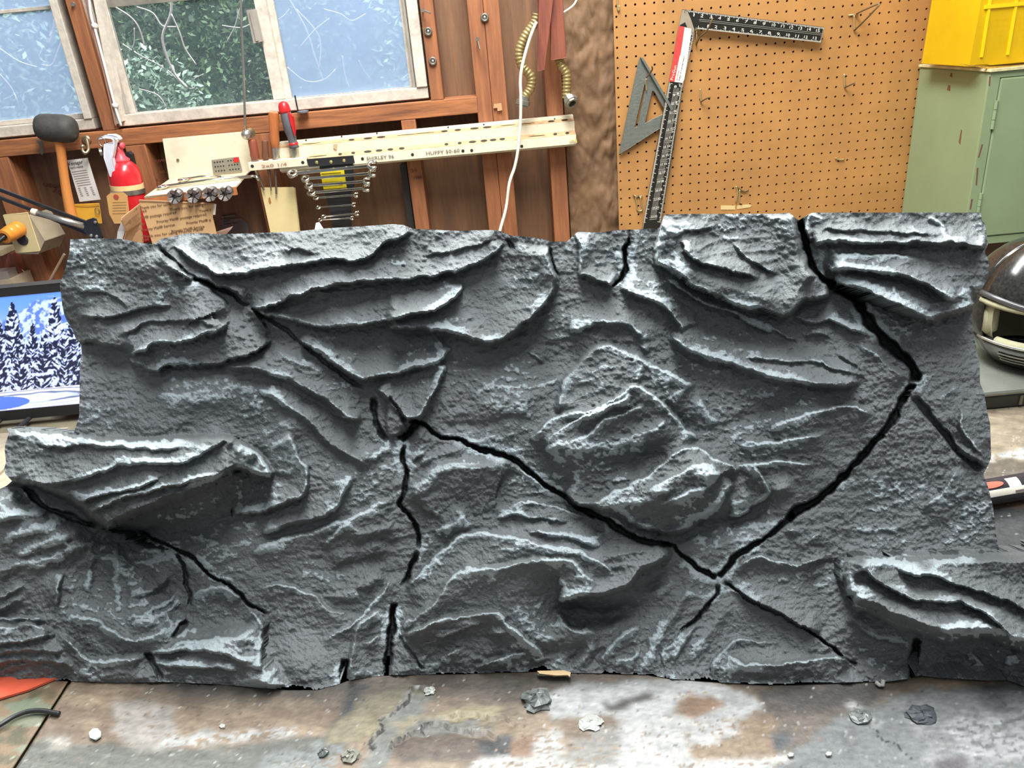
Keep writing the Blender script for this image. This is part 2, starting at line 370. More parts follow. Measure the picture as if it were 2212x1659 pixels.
L(6, 30, [(1794,556),(1836,552),(1905,552),(1988,559)], 'b', dry=.8)
L(19, 70, [(1780,577),(1794,579),(1836,576),(1891,584),(1955,590),(2002,612),(2070,650)], edge=12)
L(25, 62, [(1800,610),(1850,620),(1905,640),(1960,662),(2005,684),(2040,676),(2071,667),(2109,652)], tap=14, edge=14)
L(10, 40, [(1757,459),(1746,495),(1750,523)], 'a', 10, tap=8, dry=.4)
L(7, 30, [(2000,462),(2030,480),(2044,505),(2056,523)], 'b', dry=.7)
L(5, 24, [(1883,656),(1944,670),(1999,703)], dry=.3)
L(9, 45, [(1700,677),(1730,687),(1761,698),(1794,690),(1850,712),(1884,727)])
L(6, 30, [(1725,728),(1766,717),(1800,730)])
L(5, 30, [(1655,700),(1700,725),(1730,735)], dry=.9)
L(9, 70, [(1850,738),(1861,748),(1900,773),(1913,789),(1962,822)], 'b', 12, dry=.6)
L(6, 34, [(1800,760),(1830,778),(1870,800)], dry=.5)
# arcs in the middle
L(9, 46, [(1214,703),(1247,708),(1282,693),(1335,696),(1373,708),(1400,742)], edge=18, dry=1)
L(5, 34, [(1370,742),(1400,755),(1418,762)], dry=.7)
L(14, 120, [(1201,903),(1226,825),(1254,787),(1272,767),(1317,751),(1373,777),(1436,807),(1507,842)], 'b', 14, dry=.7)
L(6, 60, [(1510,842),(1508,856),(1524,889),(1556,928)], 'b', 12, dry=.3)
L(6, 60, [(1386,785),(1375,810),(1365,835)], 'b', 16, dry=.3)
L(15, 90, [(1142,957),(1175,925),(1201,905),(1283,886),(1337,857),(1372,835),(1418,865),(1448,892),(1481,930),(1512,955)], 'b', 10)
L(8, 46, [(1180,952),(1228,920),(1290,890),(1340,868),(1365,848)], 'b', 6, dry=.7)
L(9, 50, [(1228,957),(1272,941),(1310,908),(1350,895),(1398,872)], 'b', 9)
L(13, 60, [(1169,981),(1207,962),(1250,968),(1310,960),(1364,943),(1399,935),(1424,924),(1448,897)], 'a', 50, dry=1)
L(17, 120, [(1270,1092),(1337,1065),(1391,1036),(1432,1003),(1467,979),(1513,968),(1545,994),(1581,1006),(1588,1036)], 'b', 10, dry=.8)
L(19, 110, [(1215,1076),(1255,1086),(1288,1088),(1337,1103),(1364,1122),(1418,1141),(1456,1146),(1494,1128),(1543,1098),(1567,1062),(1589,1036)], edge=14, tap=20, dry=.5)
L(7, 40, [(1390,1062),(1445,1040),(1490,1012),(1525,1000)], 'b', 12)
L(6, 34, [(1420,1095),(1470,1075),(1500,1062),(1540,1058)], 'b', 12)
RG(5, 12, [(1340,1085),(1420,1060),(1500,1030)])
L(13, 50, [(1572,1112),(1608,1109),(1635,1084),(1660,1068),(1657,1052),(1635,1016),(1612,1007)], tap=14)
L(10, 65, [(1575,1006),(1632,1006),(1682,997),(1725,1003),(1770,1005)], 'b', 8)
L(9, 60, [(1590,972),(1625,957),(1667,959),(1733,948),(1790,935)], 'b', 8)
L(10, 70, [(1650,935),(1690,915),(1739,900),(1794,884),(1850,880),(1890,900)], 'b', 10, dry=.9)
BL(1660, 880, 90, 26, -28, -10)
L(11, 40, [(1655,1070),(1683,1056),(1720,1045)], 'a', 30, dry=.1)
L(8, 70, [(1982,1106),(2030,1070),(2057,1039),(2070,1006)], 'b', 10, dry=.8)
L(8, 50, [(2084,880),(2076,920),(2099,953),(2130,988)], 'a', 9, dry=1)
L(10, 30, [(2060,960),(2099,990),(2136,998)], 'a', 12, dry=.2)
L(5, 50, [(2005,866),(2040,855),(2075,832)], 'b', 12, dry=.5)
RG(2, 6, [(1816,1145),(1900,1142),(1988,1139)], dry=.5)
L(6, 30, [(1695,1155),(1712,1142),(1735,1148)], 'b', dry=.7)
L(5, 30, [(1740,1175),(1757,1160),(1780,1152)], 'b', dry=.6)
L(9, 50, [(1585,1240),(1610,1212),(1640,1203),(1680,1215),(1730,1220),(1785,1206)], 'b', 7, dry=.8)
# shelf rock tiers
L(12, 90, [(1822,1207),(1865,1200),(1910,1210),(1950,1203),(2080,1197),(2212,1194),(2320,1190)], 'b', 10, dry=.8)
L(15, 46, [(1836,1240),(1868,1231),(1898,1257),(1942,1278),(1984,1296),(2028,1298),(2074,1301),(2131,1327),(2180,1365),(2215,1392)], dry=.7)
L(13, 46, [(1935,1226),(1971,1239),(2015,1244),(2059,1259),(2118,1275),(2212,1311),(2300,1340)], dry=.5)
L(19, 80, [(1836,1301),(1880,1317),(1950,1350),(2002,1366),(2043,1377),(2105,1369),(2152,1375),(2212,1399),(2330,1425)], edge=16, tap=14, dry=.7)
L(14, 50, [(1821,1205),(1818,1244),(1832,1292)], 'a', 12, tap=10, dry=.3)
L(10, 60, [(1831,1324),(1873,1363),(1925,1379),(1965,1384)], edge=12, dry=.2)
L(8, 40, [(1743,1224),(1765,1212),(1790,1208)], 'a', dry=.2)
L(8, 60, [(2085,1400),(2105,1420),(2135,1456)], 'b', 10, dry=.2)
RG(8, 16, [(2165,1446),(2185,1428),(2215,1418)], dry=.5)
L(16, 60, [(1565,1409),(1608,1435),(1681,1438),(1724,1430),(1800,1421),(1828,1424),(1846,1440)], 'b', 9)
L(12, 60, [(1588,1385),(1565,1409),(1541,1435),(1537,1470)], 'a', 9, dry=.6)
L(7, 40, [(1560,1412),(1588,1385),(1637,1386),(1690,1392)], 'b', dry=.5)
L(12, 60, [(1574,1264),(1611,1288),(1666,1317),(1738,1354),(1780,1357)], edge=10, dry=.3)
# ribs bottom middle
L(10, 36, [(1290,1435),(1296,1427),(1334,1386),(1362,1363),(1385,1352)], 'b', 12, dry=.9)
L(9, 34, [(1322,1446),(1345,1430),(1374,1421),(1390,1390)], 'b', 12, dry=.7)
RG(12, 15, [(1385,1458),(1409,1400),(1430,1360),(1470,1300),(1512,1255)], dry=.4)
RG(9, 14, [(1240,1450),(1270,1410),(1290,1372)], dry=.2)
RG(-10, 10, [(1366,1455),(1392,1400),(1410,1370)])
RG(-12, 10, [(1215,1450),(1250,1410),(1268,1376)])
RG(-10, 9, [(1265,1452),(1285,1420),(1310,1385)])
RG(9, 14, [(1480,1440),(1510,1400),(1555,1330),(1560,1290)], dry=.4)
L(6, 30, [(1432,1441),(1433,1412),(1455,1390),(1490,1350)], 'b', 6, dry=.6)
L(6, 24, [(1447,1440),(1475,1390),(1505,1345)], 'a', 6, dry=.8)
RG(9, 16, [(1400,1290),(1440,1262),(1470,1245)], dry=.5)
# lower centre plate
L(26, 85, [(1200,1292),(1250,1284),(1293,1279),(1330,1271),(1357,1259),(1380,1228),(1420,1211),(1451,1188)], edge=13, tap=20, dry=.1)
L(15, 60, [(1195,1322),(1207,1330),(1230,1358),(1276,1366),(1300,1372)], 'b', 12, dry=.5)
L(10, 70, [(866,1268),(904,1247),(955,1197),(1001,1160),(1045,1153),(1112,1167),(1196,1187),(1230,1200)], 'b', 12)
L(14, 85, [(864,1361),(921,1321),(955,1284),(971,1254),(1012,1234),(1062,1230),(1129,1220),(1219,1212),(1262,1244),(1296,1259)], 'b', 12, dry=1)
L(13, 60, [(872,1378),(928,1351),(978,1337),(1062,1327),(1102,1357),(1145,1391),(1180,1430)], 'b', 9)
L(6, 24, [(925,1372),(961,1371),(1000,1356),(1045,1340)], 'a', dry=1)
L(7, 24, [(1045,1371),(1075,1368),(1100,1358)], 'a', dry=.8)
L(7, 34, [(945,1430),(975,1412),(1008,1403)], 'b')
L(8, 34, [(1020,1448),(1060,1430),(1095,1418),(1149,1411)], 'b')
L(7, 34, [(774,1398),(800,1385),(830,1372)], 'b')
L(11, 60, [(751,1474),(764,1398),(777,1354),(828,1312)], 'b', 9, dry=.5)
L(7, 50, [(1089,1106),(1139,1080),(1170,1090),(1215,1100),(1270,1122)], 'b', dry=.9)
L(6, 40, [(1060,1120),(1110,1112),(1160,1116),(1230,1126)], 'a', dry=.8)
L(8, 40, [(1130,1148),(1160,1149),(1218,1155),(1285,1174),(1310,1180)], 'a', 12, dry=.8)
L(5, 40, [(1168,1170),(1240,1190),(1310,1225),(1335,1255)], 'b', dry=.7)
L(14, 120, [(880,1090),(893,1071),(936,1025),(974,1012),(1029,1010),(1085,1005),(1110,1018)], 'b', 26, dry=1)
L(9, 60, [(935,1150),(985,1130),(1020,1100)], 'a', 40, dry=.1)
L(7, 50, [(900,1000),(960,985),(1010,960)], 'b', 14, dry=.3)
RG(-7, 14, [(925,938),(985,918),(1060,912),(1150,893)])
RG(8, 70, [(1000,870),(1090,860),(1160,900)], dry=.6)
L(4, 40, [(1125,752),(1156,766),(1191,793)], 'a', dry=.8)
L(6, 34, [(760,985),(810,985),(850,960)], 'a', 14, dry=.2)
L(5, 24, [(885,1000),(905,985),(930,980)], 'a', dry=.3)
L(6, 30, [(700,880),(750,905),(790,902)], 'a', dry=.9)
L(7, 40, [(590,745),(610,770),(660,790),(710,812)], 'b', 20, dry=.4)
# projecting slab tiers
L(9, 60, [(43,1042),(116,1042),(162,1034),(202,1024),(249,1007),(304,998),(362,1000),(411,990),(451,969),(492,948)], tap=18, edge=9, dry=.35)
L(9, 24, [(153,1085),(202,1071),(246,1062),(304,1050),(350,1026)])
L(9, 24, [(188,1108),(246,1080),(320,1060),(405,1039),(470,1020)])
L(10, 50, [(223,1140),(260,1128),(318,1102),(399,1073),(463,1042),(511,1016)], tap=10, edge=10, dry=.5)
L(5, 34, [(60,955),(116,962),(200,960),(330,968),(400,962)], dry=.8)
for q in ((498,958),(515,975),(540,985),(562,1005),(575,1022)): BL(q[0], q[1], 7, 9, 20, random.uniform(7, 13))
# basin strata
L(16, 60, [(120,1369),(145,1388),(162,1401),(188,1427),(231,1432),(275,1428),(318,1419)], 'b', 14)
L(9, 36, [(135,1335),(202,1340),(240,1363),(260,1378),(304,1383),(347,1372),(372,1358)], 'b', 10, dry=.8)
L(8, 30, [(-60,1360),(0,1340),(49,1334),(110,1345)], 'b', 8)
L(8, 30, [(-60,1375),(0,1358),(72,1352),(122,1372)], 'b', 8)
L(8, 28, [(-60,1395),(0,1387),(40,1385),(87,1375),(124,1372)], 'a', 8, dry=.9)
L(6, 24, [(-60,1418),(0,1411),(60,1405),(150,1412)], 'a', 8, dry=.2)
L(5, 24, [(-60,1435),(20,1428),(120,1430),(170,1440)], 'a', 8, dry=.3)
L(8, 30, [(347,1410),(405,1387),(448,1384),(500,1378),(540,1395)], 'b', 8)
L(8, 26, [(318,1412),(400,1402),(486,1410),(521,1427),(560,1424)], 'a', 8)
L(7, 24, [(318,1432),(405,1440),(480,1440),(524,1448)], 'a', 8, dry=1)
L(14, 60, [(530,1322),(548,1330),(564,1352),(566,1398),(563,1450)], 'b', 9, tap=14)
L(9, 40, [(414,1294),(448,1274),(492,1272),(525,1300)], 'b', 8)
L(12, 50, [(135,1230),(124,1268),(124,1291),(116,1318)], 'b', 10, dry=.8)
for h_, q in ((9, [(208,1185),(200,1215),(192,1250),(186,1285)]), (7, [(262,1190),(252,1230),(251,1270),(258,1315)]), (6, [(160,1230),(185,1215),(205,1190)])):
    RG(h_, 9, q, 20)
BL(320, 1240, 46, 48, 0, 13)
L(8, 36, [(272,1284),(318,1280),(345,1262),(369,1230)], 'a', 12, dry=.1)
L(8, 30, [(269,1335),(310,1330),(347,1311),(392,1270)], 'b', 10, dry=.6)
L(6, 24, [(270,1350),(324,1341),(360,1322),(395,1290)], 'b', 10, dry=.6)
L(8, 34, [(-20,1126),(20,1116),(60,1108),(110,1102)], 'a', 16, dry=.3)
for q in ([(0,1172),(60,1148),(150,1118)], [(20,1200),(110,1172),(195,1140)], [(60,1228),(130,1200),(215,1160)], [(-20,1250),(40,1222),(90,1215)]):
    RG(10, 13, q, 30, dry=.5)
L(6, 24, [(-30,1292),(10,1285),(45,1265),(58,1262)], 'a', 10, dry=.8)
L(6, 24, [(-30,1330),(10,1310),(60,1290)], 'a', 12, dry=.5)
# cracks and seams (black paint inside)
CR(9, 7, [(335,530),(378,566),(420,600),(470,622),(510,642),(545,668)], blk=.5)
CR(10, 7, [(545,668),(600,700),(650,740),(700,782),(745,815),(790,838)], blk=.5)
CR(12, 14, [(872,956),(872,996),(881,1019),(876,1053),(867,1088),(881,1109),(898,1132),(907,1163),(904,1192)])
CR(16, 14, [(906,1190),(896,1205),(884,1230),(876,1255),(870,1272)])
CR(18, 20, [(852,1300),(846,1350),(839,1400),(834,1466)], tap=10)
CR(14, 16, [(882,908),(901,910),(922,923),(942,942),(994,950),(1035,970),(1090,982),(1124,1002),(1150,1025),(1200,1060),(1261,1101),(1310,1126),(1356,1156),(1391,1168),(1455,1180)], tap=10)
RG(5, 7, [(1035,985),(1090,996),(1124,1015),(1165,1045),(1210,1078)])
BL(880, 938, 16, 14, 0, -8); BL(905, 945, 12, 18, -20, 8)
PG(12, 7, [(826,862),(842,868),(858,890),(880,922),(862,938),(842,944),(834,925)])
CR(17, 13, [(804,858),(806,885),(812,915),(824,938),(840,952)], tap=14, blk=.8)
CR(13, 10, [(838,856),(856,876),(868,898),(884,912)], tap=10, blk=.7)
CR(20, 12, [(862,950),(880,938),(894,920),(905,908)], tap=8)
CR(12, 12, [(1449,1176),(1480,1205),(1513,1230),(1550,1247)], tap=8)
CR(14, 14, [(1550,1247),(1570,1225),(1594,1197),(1625,1180),(1655,1163),(1689,1134),(1717,1109)], tap=8)
CR(20, 20, [(1700,1125),(1717,1109),(1772,1078),(1836,1014),(1891,953),(1927,909),(1955,855),(1974,826)], tap=12)
CR(27, 20, [(1974,830),(1972,798),(1941,759),(1905,731),(1880,698),(1860,662),(1836,636),(1800,617)], tap=12)
CR(17, 22, [(1805,620),(1766,595),(1750,565),(1740,537),(1734,504),(1725,476)], tap=6)
CR(22, 12, [(1972,850),(1999,892),(2033,931),(2066,970),(2099,1000),(2121,1022)], blk=.35)
CR(8, 9, [(1560,1252),(1611,1291),(1666,1321),(1738,1358),(1775,1384),(1821,1419),(1857,1437)])
CR(10, 10, [(1552,1256),(1547,1282),(1530,1308),(1507,1331),(1468,1368)])
CR(10, 10, [(376,1184),(399,1221),(403,1262),(411,1288),(408,1320)], blk=.6)
CR(15, 12, [(408,1340),(388,1360),(372,1378)], tap=8, blk=.7)
CR(13, 10, [(316,1408),(332,1436),(348,1470)], tap=8, blk=.6)
CR(9, 10, [(289,1146),(333,1163),(376,1181),(420,1207),(451,1241),(506,1270),(535,1302),(582,1332)])
CR(14, 12, [(45,1046),(80,1080),(107,1100),(162,1120),(214,1141)], blk=.5)
CR(9, 18, [(1358,492),(1357,521),(1348,534),(1350,561),(1352,579),(1336,602),(1322,617)], tap=4)
CR(10, 7, [(858,1366),(881,1404),(921,1450)], blk=.2)
CR(22, 18, [(747,1425),(743,1480)], tap=5)
CR(20, 16, [(1978,1378),(1975,1420),(1970,1470)], tap=8)
CR(8, 8, [(1197,640),(1200,600),(1192,560),(1190,525)], blk=.3)
CR(10, 8, [(1090,510),(1102,525),(1108,545)], blk=.3)
CR(7, 6, [(566,1352),(569,1400),(567,1450)], blk=.4)
# rough trowelled skin
rough = (fbm(GX/15, GY/9, 4, 60, .62)-.5)
fine = fbm(GX/6.5, GY/4.6, 2, 80)-.5
amp = np.clip(.6+1.3*fbm(GX/150, GY/120, 2, 77), .5, 2)
H += rough*4.4*amp+fine*2.9*amp
fx, fy = GX+60*fbm(GX/160, GY/160, 2, 201), GY+70*fbm(GX/170, GY/150, 2, 203)
fold = fbm((fx*.95-fy*.3)/120, (fy*.95+fx*.22)/26, 3, 207); H += (np.abs(fold-.5)*-9+1.3)*np.clip(.4+1.2*fbm(GX/200, GY/160, 2, 209), .3, 1.3)
strata = fbm((GX*.97-GY*.25)/80, (GY+GX*.10)/7.5, 3, 91)-.5
H += strata*1.9
# dry-brushed paint catches on what stands proud of its surroundings
def blur(a, n):
    for _ in range(2):
        for ax in (0, 1):
            c = np.cumsum(np.pad(a, [(n+1, n) if k == ax else (0, 0) for k in (0, 1)], mode='edge'), axis=ax)
            a = (np.take(c, range(2*n+1, c.shape[ax]), axis=ax)-np.take(c, range(0, c.shape[ax]-2*n-1), axis=ax))/(2*n+1)
    return a
proud = H-blur(H, 4); proud2 = H-blur(H, 14)
dryn = np.clip(proud/1.5, -.5, 1.2)
patch = sstep((fbm(GX/95, GY/70, 3, 33)-.45)*5)
stip = sstep((fbm(GX/5.2, GY/3.6, 3, 120, .65)-.40)*4.5); brk = sstep((fbm(GX/38, GY/30, 3, 123)-.30)*4)
D = np.clip(DRY*(.7+.3*stip)*(.40+.60*brk)*(.6+.6*np.clip(dryn+.3, 0, 1)), 0, 1)*.60+np.clip(dryn, 0, 1)*.42*(.5+patch)+.17*patch
D *= (1-BLK); D = np.clip(D, 0, 1)

# the foot of the relief settles on the bench along its lower outline
bo = np.array(sorted([q for q in OUT if q[1] > 1440])); yb = np.interp(gx, bo[:, 0], bo[:, 1])
rb = ray(gx, yb); pb_ = CP+rb*((BZ+.001-CP[2])/rb[:, 2])[:, None]; hreq = ((pb_-PB)@ndir)*1000
Hb = blur(H, 9); rows = np.clip(((yb-gy[0])/GS).astype(int)-5, 0, NYg-1); hcur = Hb[rows, np.arange(NXg)]
dl = np.convolve(np.pad(hreq-hcur, 15, mode='edge'), np.ones(31)/31, 'valid')
H += dl[None, :]*np.clip(1-(yb[None, :]-GY)/260, 0, 1)**1.5
# unproject: each sample sits H above the leaning plane, never below the bench top
rays = ray(GX, GY); den = rays@ndir
t = (np.dot(PB-CP, ndir)+H/1000.)/den
tb = (BZ+.001-CP[2])/rays[..., 2]
t = np.minimum(t, tb)
POS = CP+rays*t[..., None]
inside = inpoly(GX, GY, OUT)
PIECES = [
 ('projecting_slab', [(-20,900),(29,915),(116,925),(159,937),(330,940),(492,936),(565,970),(600,1015),(575,1045),(509,1019),(463,1045),(399,1076),(318,1105),(260,1131),(222,1143),(162,1120),(107,1100),(45,1046),(-20,1060)]),
 ('basin_slab', [(-300,1030),(14,1046),(45,1046),(107,1100),(214,1141),(289,1146),(376,1183),(419,1206),(451,1241),(506,1270),(581,1331),(567,1352),(567,1400),(566,1440),(568,1520),(-300,1520)]),
 ('shelf_slab', [(1821,1204),(1865,1198),(1950,1202),(2080,1195),(2400,1180),(2420,1520),(1970,1520),(1975,1420),(1978,1380),(1950,1352),(1880,1318),(1834,1300),(1816,1244)]),
 ('block_slab', [(1725,476),(1730,440),(2200,440),(2150,620),(2110,654),(2071,668),(2005,685),(1960,663),(1905,641),(1850,621),(1800,615),(1766,595),(1750,565),(1740,537),(1734,504)]),
 ('block_slab', [(1433,440),(1725,440),(1725,476),(1734,504),(1740,537),(1750,565),(1766,595),(1797,634),(1738,646),(1712,663),(1691,677),(1650,664),(1601,659),(1550,633),(1500,616),(1439,570),(1420,556),(1429,503)]),
 ('cracked_slab', [(1247,480),(1358,480),(1357,521),(1348,534),(1350,561),(1352,579),(1336,602),(1322,615),(1307,609),(1272,598),(1251,588),(1257,536)]),
 ('tiered_slab', [(330,480),(335,530),(378,566),(420,600),(510,642),(545,668),(600,700),(650,740),(745,815),(811,838),(838,856),(872,897),(901,900),(924,870),(945,827),(962,784),(974,749),(1003,721),(1052,739),(1078,733),(1139,689),(1176,655),(1197,622),(1195,602),(1186,587),(1181,554),(1186,480)]),
 ('corner_slab', [(100,480),(330,480),(335,530),(378,566),(420,600),(510,642),(545,668),(587,727),(579,741),(550,762),(506,773),(457,785),(362,788),(333,798),(300,786),(272,766),(205,739),(100,735)]),
 ('right_slab', [(2200,600),(2110,654),(2005,685),(1905,641),(1800,617),(1836,636),(1860,662),(1880,698),(1905,731),(1941,759),(1972,798),(1972,850),(1999,892),(2033,931),(2066,970),(2099,1000),(2121,1022),(2200,1040)]),
 ('right_slab', [(1972,850),(1999,892),(2033,931),(2066,970),(2099,1000),(2121,1022),(2200,1040),(2200,1195),(1821,1204),(1816,1244),(1834,1300),(1950,1352),(1978,1380),(1975,1420),(1970,1520),(1857,1520),(1857,1437),(1738,1357),(1611,1290),(1550,1247),(1594,1197),(1655,1163),(1717,1109),(1772,1078),(1836,1014),(1891,953),(1927,909),(1955,855)]),
 ('foot_slab', [(1550,1247),(1611,1290),(1738,1357),(1857,1437),(1857,1520),(1380,1520),(1420,1420),(1468,1368),(1507,1331),(1547,1282)]),
 ('lower_slab', [(872,950),(882,908),(922,923),(942,942),(994,950),(1090,982),(1150,1025),(1261,1101),(1356,1156),(1449,1176),(1550,1247),(1547,1282),(1507,1331),(1468,1368),(1420,1420),(1380,1520),(834,1520),(839,1400),(852,1300),(870,1272),(904,1192),(898,1132),(867,1088),(881,1019)]),
 ('left_slab', [(100,700),(545,668),(600,700),(745,815),(838,856),(882,908),(872,956),(881,1019),(867,1088),(907,1163),(870,1272),(852,1300),(839,1400),(834,1520),(500,1520),(500,1000),(100,1000)]),
]
lab = np.full(GX.shape, len(PIECES))
for k in range(len(PIECES)-1, -1, -1): lab[inpoly(GX, GY, PIECES[k][1])] = k
names = [p[0] for p in PIECES]+['boulder_slab']
def near(X, Y, pts):
    best = np.full(X.shape, 1e9); bx, by = X.copy(), Y.copy()
    for i in range(len(pts)):
        a = np.array(pts[i], float); b = np.array(pts[(i+1) % len(pts)], float); dx, dy = b-a; l2 = dx*dx+dy*dy
        t_ = np.clip(((X-a[0])*dx+(Y-a[1])*dy)/l2, 0, 1); qx, qy = a[0]+t_*dx, a[1]+t_*dy; d = (X-qx)**2+(Y-qy)**2
        m = d < best; best[m] = d[m]; bx[m] = qx[m]; by[m] = qy[m]
    return bx, by
# cells wholly or partly inside; their outer corners are pulled on to the outline
ci = inside[:-1, :-1] & inside[1:, 1:] & inside[1:, :-1] & inside[:-1, 1:]
cc = inpoly(GX[:-1, :-1]+GS/2, GY[:-1, :-1]+GS/2, OUT) | ci
clab = lab[:-1, :-1]
used = np.zeros(GX.shape, int)
for a, b in ((0, 0), (0, 1), (1, 0), (1, 1)): used[a:NYg-1+a, b:NXg-1+b] += cc
rim = (used > 0) & (used < 4)
bx, by = near(GX[rim], GY[rim], OUT)
r2 = ray(bx, by); t2 = (np.dot(PB-CP, ndir)+H[rim]/1000.)/(r2@ndir); t2 = np.minimum(t2, (BZ+.001-CP[2])/r2[:, 2])
POS[rim] = CP+r2*t2[:, None]
# normals of the whole relief so that the seams between slabs shade as one skin
du = np.gradient(POS, axis=1); dv = np.gradient(POS, axis=0); NRM = np.cross(dv, du); NRM /= np.linalg.norm(NRM, axis=2)[..., None]+1e-12
if (NRM@ndir).mean() < 0: NRM = -NRM

ms = bpy.data.materials.new('dry-brushed slate paint'); ms.use_nodes = True
n, Lk = ms.node_tree.nodes, ms.node_tree.links; b = n['Principled BSDF']
at = n.new('ShaderNodeAttribute'); at.attribute_name = 'paint'
sep = n.new('ShaderNodeSeparateColor'); Lk.new(at.outputs['Color'], sep.inputs[0])
tc = n.new('ShaderNodeTexCoord')
n1 = n.new('ShaderNodeTexNoise'); n1.inputs['Scale'].default_value = 560; n1.inputs['Detail'].default_value = 5; n1.inputs['Roughness'].default_value = .7
n1.inputs['Distortion'].default_value = .6
Lk.new(tc.outputs['Object'], n1.inputs['Vector'])
n0 = n.new('ShaderNodeTexNoise'); n0.inputs['Scale'].default_value = 7; n0.inputs['Detail'].default_value = 4
Lk.new(tc.outputs['Object'], n0.inputs['Vector'])
base = n.new('ShaderNodeValToRGB'); e = base.color_ramp.elements; e[0].position = .3; e[0].color = (.080, .088, .090, 1); e[1].position = .7; e[1].color = (.124, .133, .139, 1)
Lk.new(n0.outputs['Fac'], base.inputs[0])
mth = n.new('ShaderNodeMath'); mth.operation = 'MULTIPLY_ADD'; mth.inputs[1].default_value = 1.15; Lk.new(sep.outputs[0], mth.inputs[0])
m2 = n.new('ShaderNodeMath'); m2.operation = 'SUBTRACT'; m2.inputs[1].default_value = .88; Lk.new(n1.outputs['Fac'], m2.inputs[0]); Lk.new(m2.outputs[0], mth.inputs[2])
rp = n.new('ShaderNodeValToRGB'); rp.color_ramp.elements[0].position = .0; rp.color_ramp.elements[1].position = .42; Lk.new(mth.outputs[0], rp.inputs[0])
mx = n.new('ShaderNodeMix'); mx.data_type = 'RGBA'; Lk.new(rp.outputs[0], mx.inputs[0]); Lk.new(base.outputs[0], mx.inputs[6]); mx.inputs[7].default_value = (.28, .32, .335, 1)
mb_ = n.new('ShaderNodeMix'); mb_.data_type = 'RGBA'; Lk.new(sep.outputs[1], mb_.inputs[0]); Lk.new(mx.outputs[2], mb_.inputs[6]); mb_.inputs[7].default_value = (.016, .017, .018, 1)
Lk.new(mb_.outputs[2], b.inputs['Base Color']); b.inputs['Roughness'].default_value = .6; b.inputs['Specular IOR Level'].default_value = .4
n3 = n.new('ShaderNodeTexNoise'); n3.inputs['Scale'].default_value = 330; n3.inputs['Detail'].default_value = 4; n3.inputs['Roughness'].default_value = .6; Lk.new(tc.outputs['Object'], n3.inputs['Vector'])
bp = n.new('ShaderNodeBump'); bp.inputs['Strength'].default_value = .8; bp.inputs['Distance'].default_value = .0034
Lk.new(n3.outputs['Fac'], bp.inputs['Height']); Lk.new(bp.outputs[0], b.inputs['Normal'])

sc = thing('rock_relief', 'dark grey sculpted rock wall panel with dry-brushed edges and black cracks, leaning on the bench', 'sculpture', PB-np.array((0, 0, 0)))
LBL = {'projecting_slab': 'slab jutting out over a dark hollow', 'basin_slab': 'slab hollowed into a bowl', 'shelf_slab': 'thick shelf-like slab', 'tiered_slab': 'slab stepped in overlapping tiers', 'cracked_slab': 'small chipped slab beside a crack', 'boulder_slab': 'slab with bulging boulders'}
BACK = -.012
for k in range(len(names)):
    m_ = cc & (clab == k)
    if not m_.any(): continue
    ii, jj = np.nonzero(m_); a = ii*NXg+jj
    Q = np.stack([a, a+NXg, a+NXg+1, a+1], 1)
    ids, inv = np.unique(Q, return_inverse=True); Q = inv.reshape(Q.shape)
    V = POS.reshape(-1, 3)[ids]; Nv = NRM.reshape(-1, 3)[ids]
    # side walls down to the flat back
    ed = np.concatenate([Q[:, [0, 1]], Q[:, [1, 2]], Q[:, [2, 3]], Q[:, [3, 0]]])
    key = np.sort(ed, 1); _, ix, ct = np.unique(key[:, 0]*10**7+key[:, 1], return_index=True, return_counts=True)
    be = ed[ix[ct == 1]]; bv, binv = np.unique(be, return_inverse=True); binv = binv.reshape(be.shape)
    hv = (V[bv]-PB)@ndir; Vb = V[bv]-(hv-BACK)[:, None]*ndir; Vb[:, 2] = np.maximum(Vb[:, 2], BZ+.001)
    nb = len(V); V2 = np.vstack([V, Vb])
    F2 = np.stack([be[:, 1], be[:, 0], binv[:, 0]+nb, binv[:, 1]+nb], 1)
    Fa = np.vstack([Q, F2]); me = bpy.data.meshes.new(names[k])
    me.vertices.add(len(V2)); me.vertices.foreach_set('co', (V2-PB).astype(np.float32).ravel())
    me.loops.add(Fa.size); me.loops.foreach_set('vertex_index', Fa.ravel().astype(np.int32))
    me.polygons.add(len(Fa)); me.polygons.foreach_set('loop_start', np.arange(0, Fa.size, 4, dtype=np.int32)); me.polygons.foreach_set('loop_total', np.full(len(Fa), 4, np.int32))
    me.update(calc_edges=True); me.validate(); me.materials.append(ms)
    me.polygons.foreach_set('use_smooth', [True]*len(me.polygons))
    Nn = np.vstack([Nv, np.tile(-hdir*0+np.array((0, 0, 1.)), (len(Vb), 1))])
    o = bpy.data.objects.new(names[k], me); COL.objects.link(o); o.parent = sc; ORG[o] = PB
    cols = np.zeros((len(V2), 3)); cols[:nb, 0] = D.ravel()[ids]; cols[:nb, 1] = BLK.ravel()[ids]; cols[nb:, 1] = .3
    setpaint(o, cols)
    fn = np.empty(len(me.polygons)*3, np.float32)
    if len(me.polygons) == len(Fa):
        nl = Nn.astype(np.float32)[Fa.ravel()].reshape(-1, 3)
        q0 = V2[F2[:, 0]]; e1 = V2[F2[:, 1]]-q0; e2 = V2[F2[:, 3]]-q0; nn = np.cross(e1, e2); nn /= np.linalg.norm(nn, axis=1)[:, None]+1e-9
        nl[len(Q)*4:] = np.repeat(nn, 4, 0)
        me.normals_split_custom_set(nl.tolist())
    if names[k] in LBL: o['label'] = LBL[names[k]]
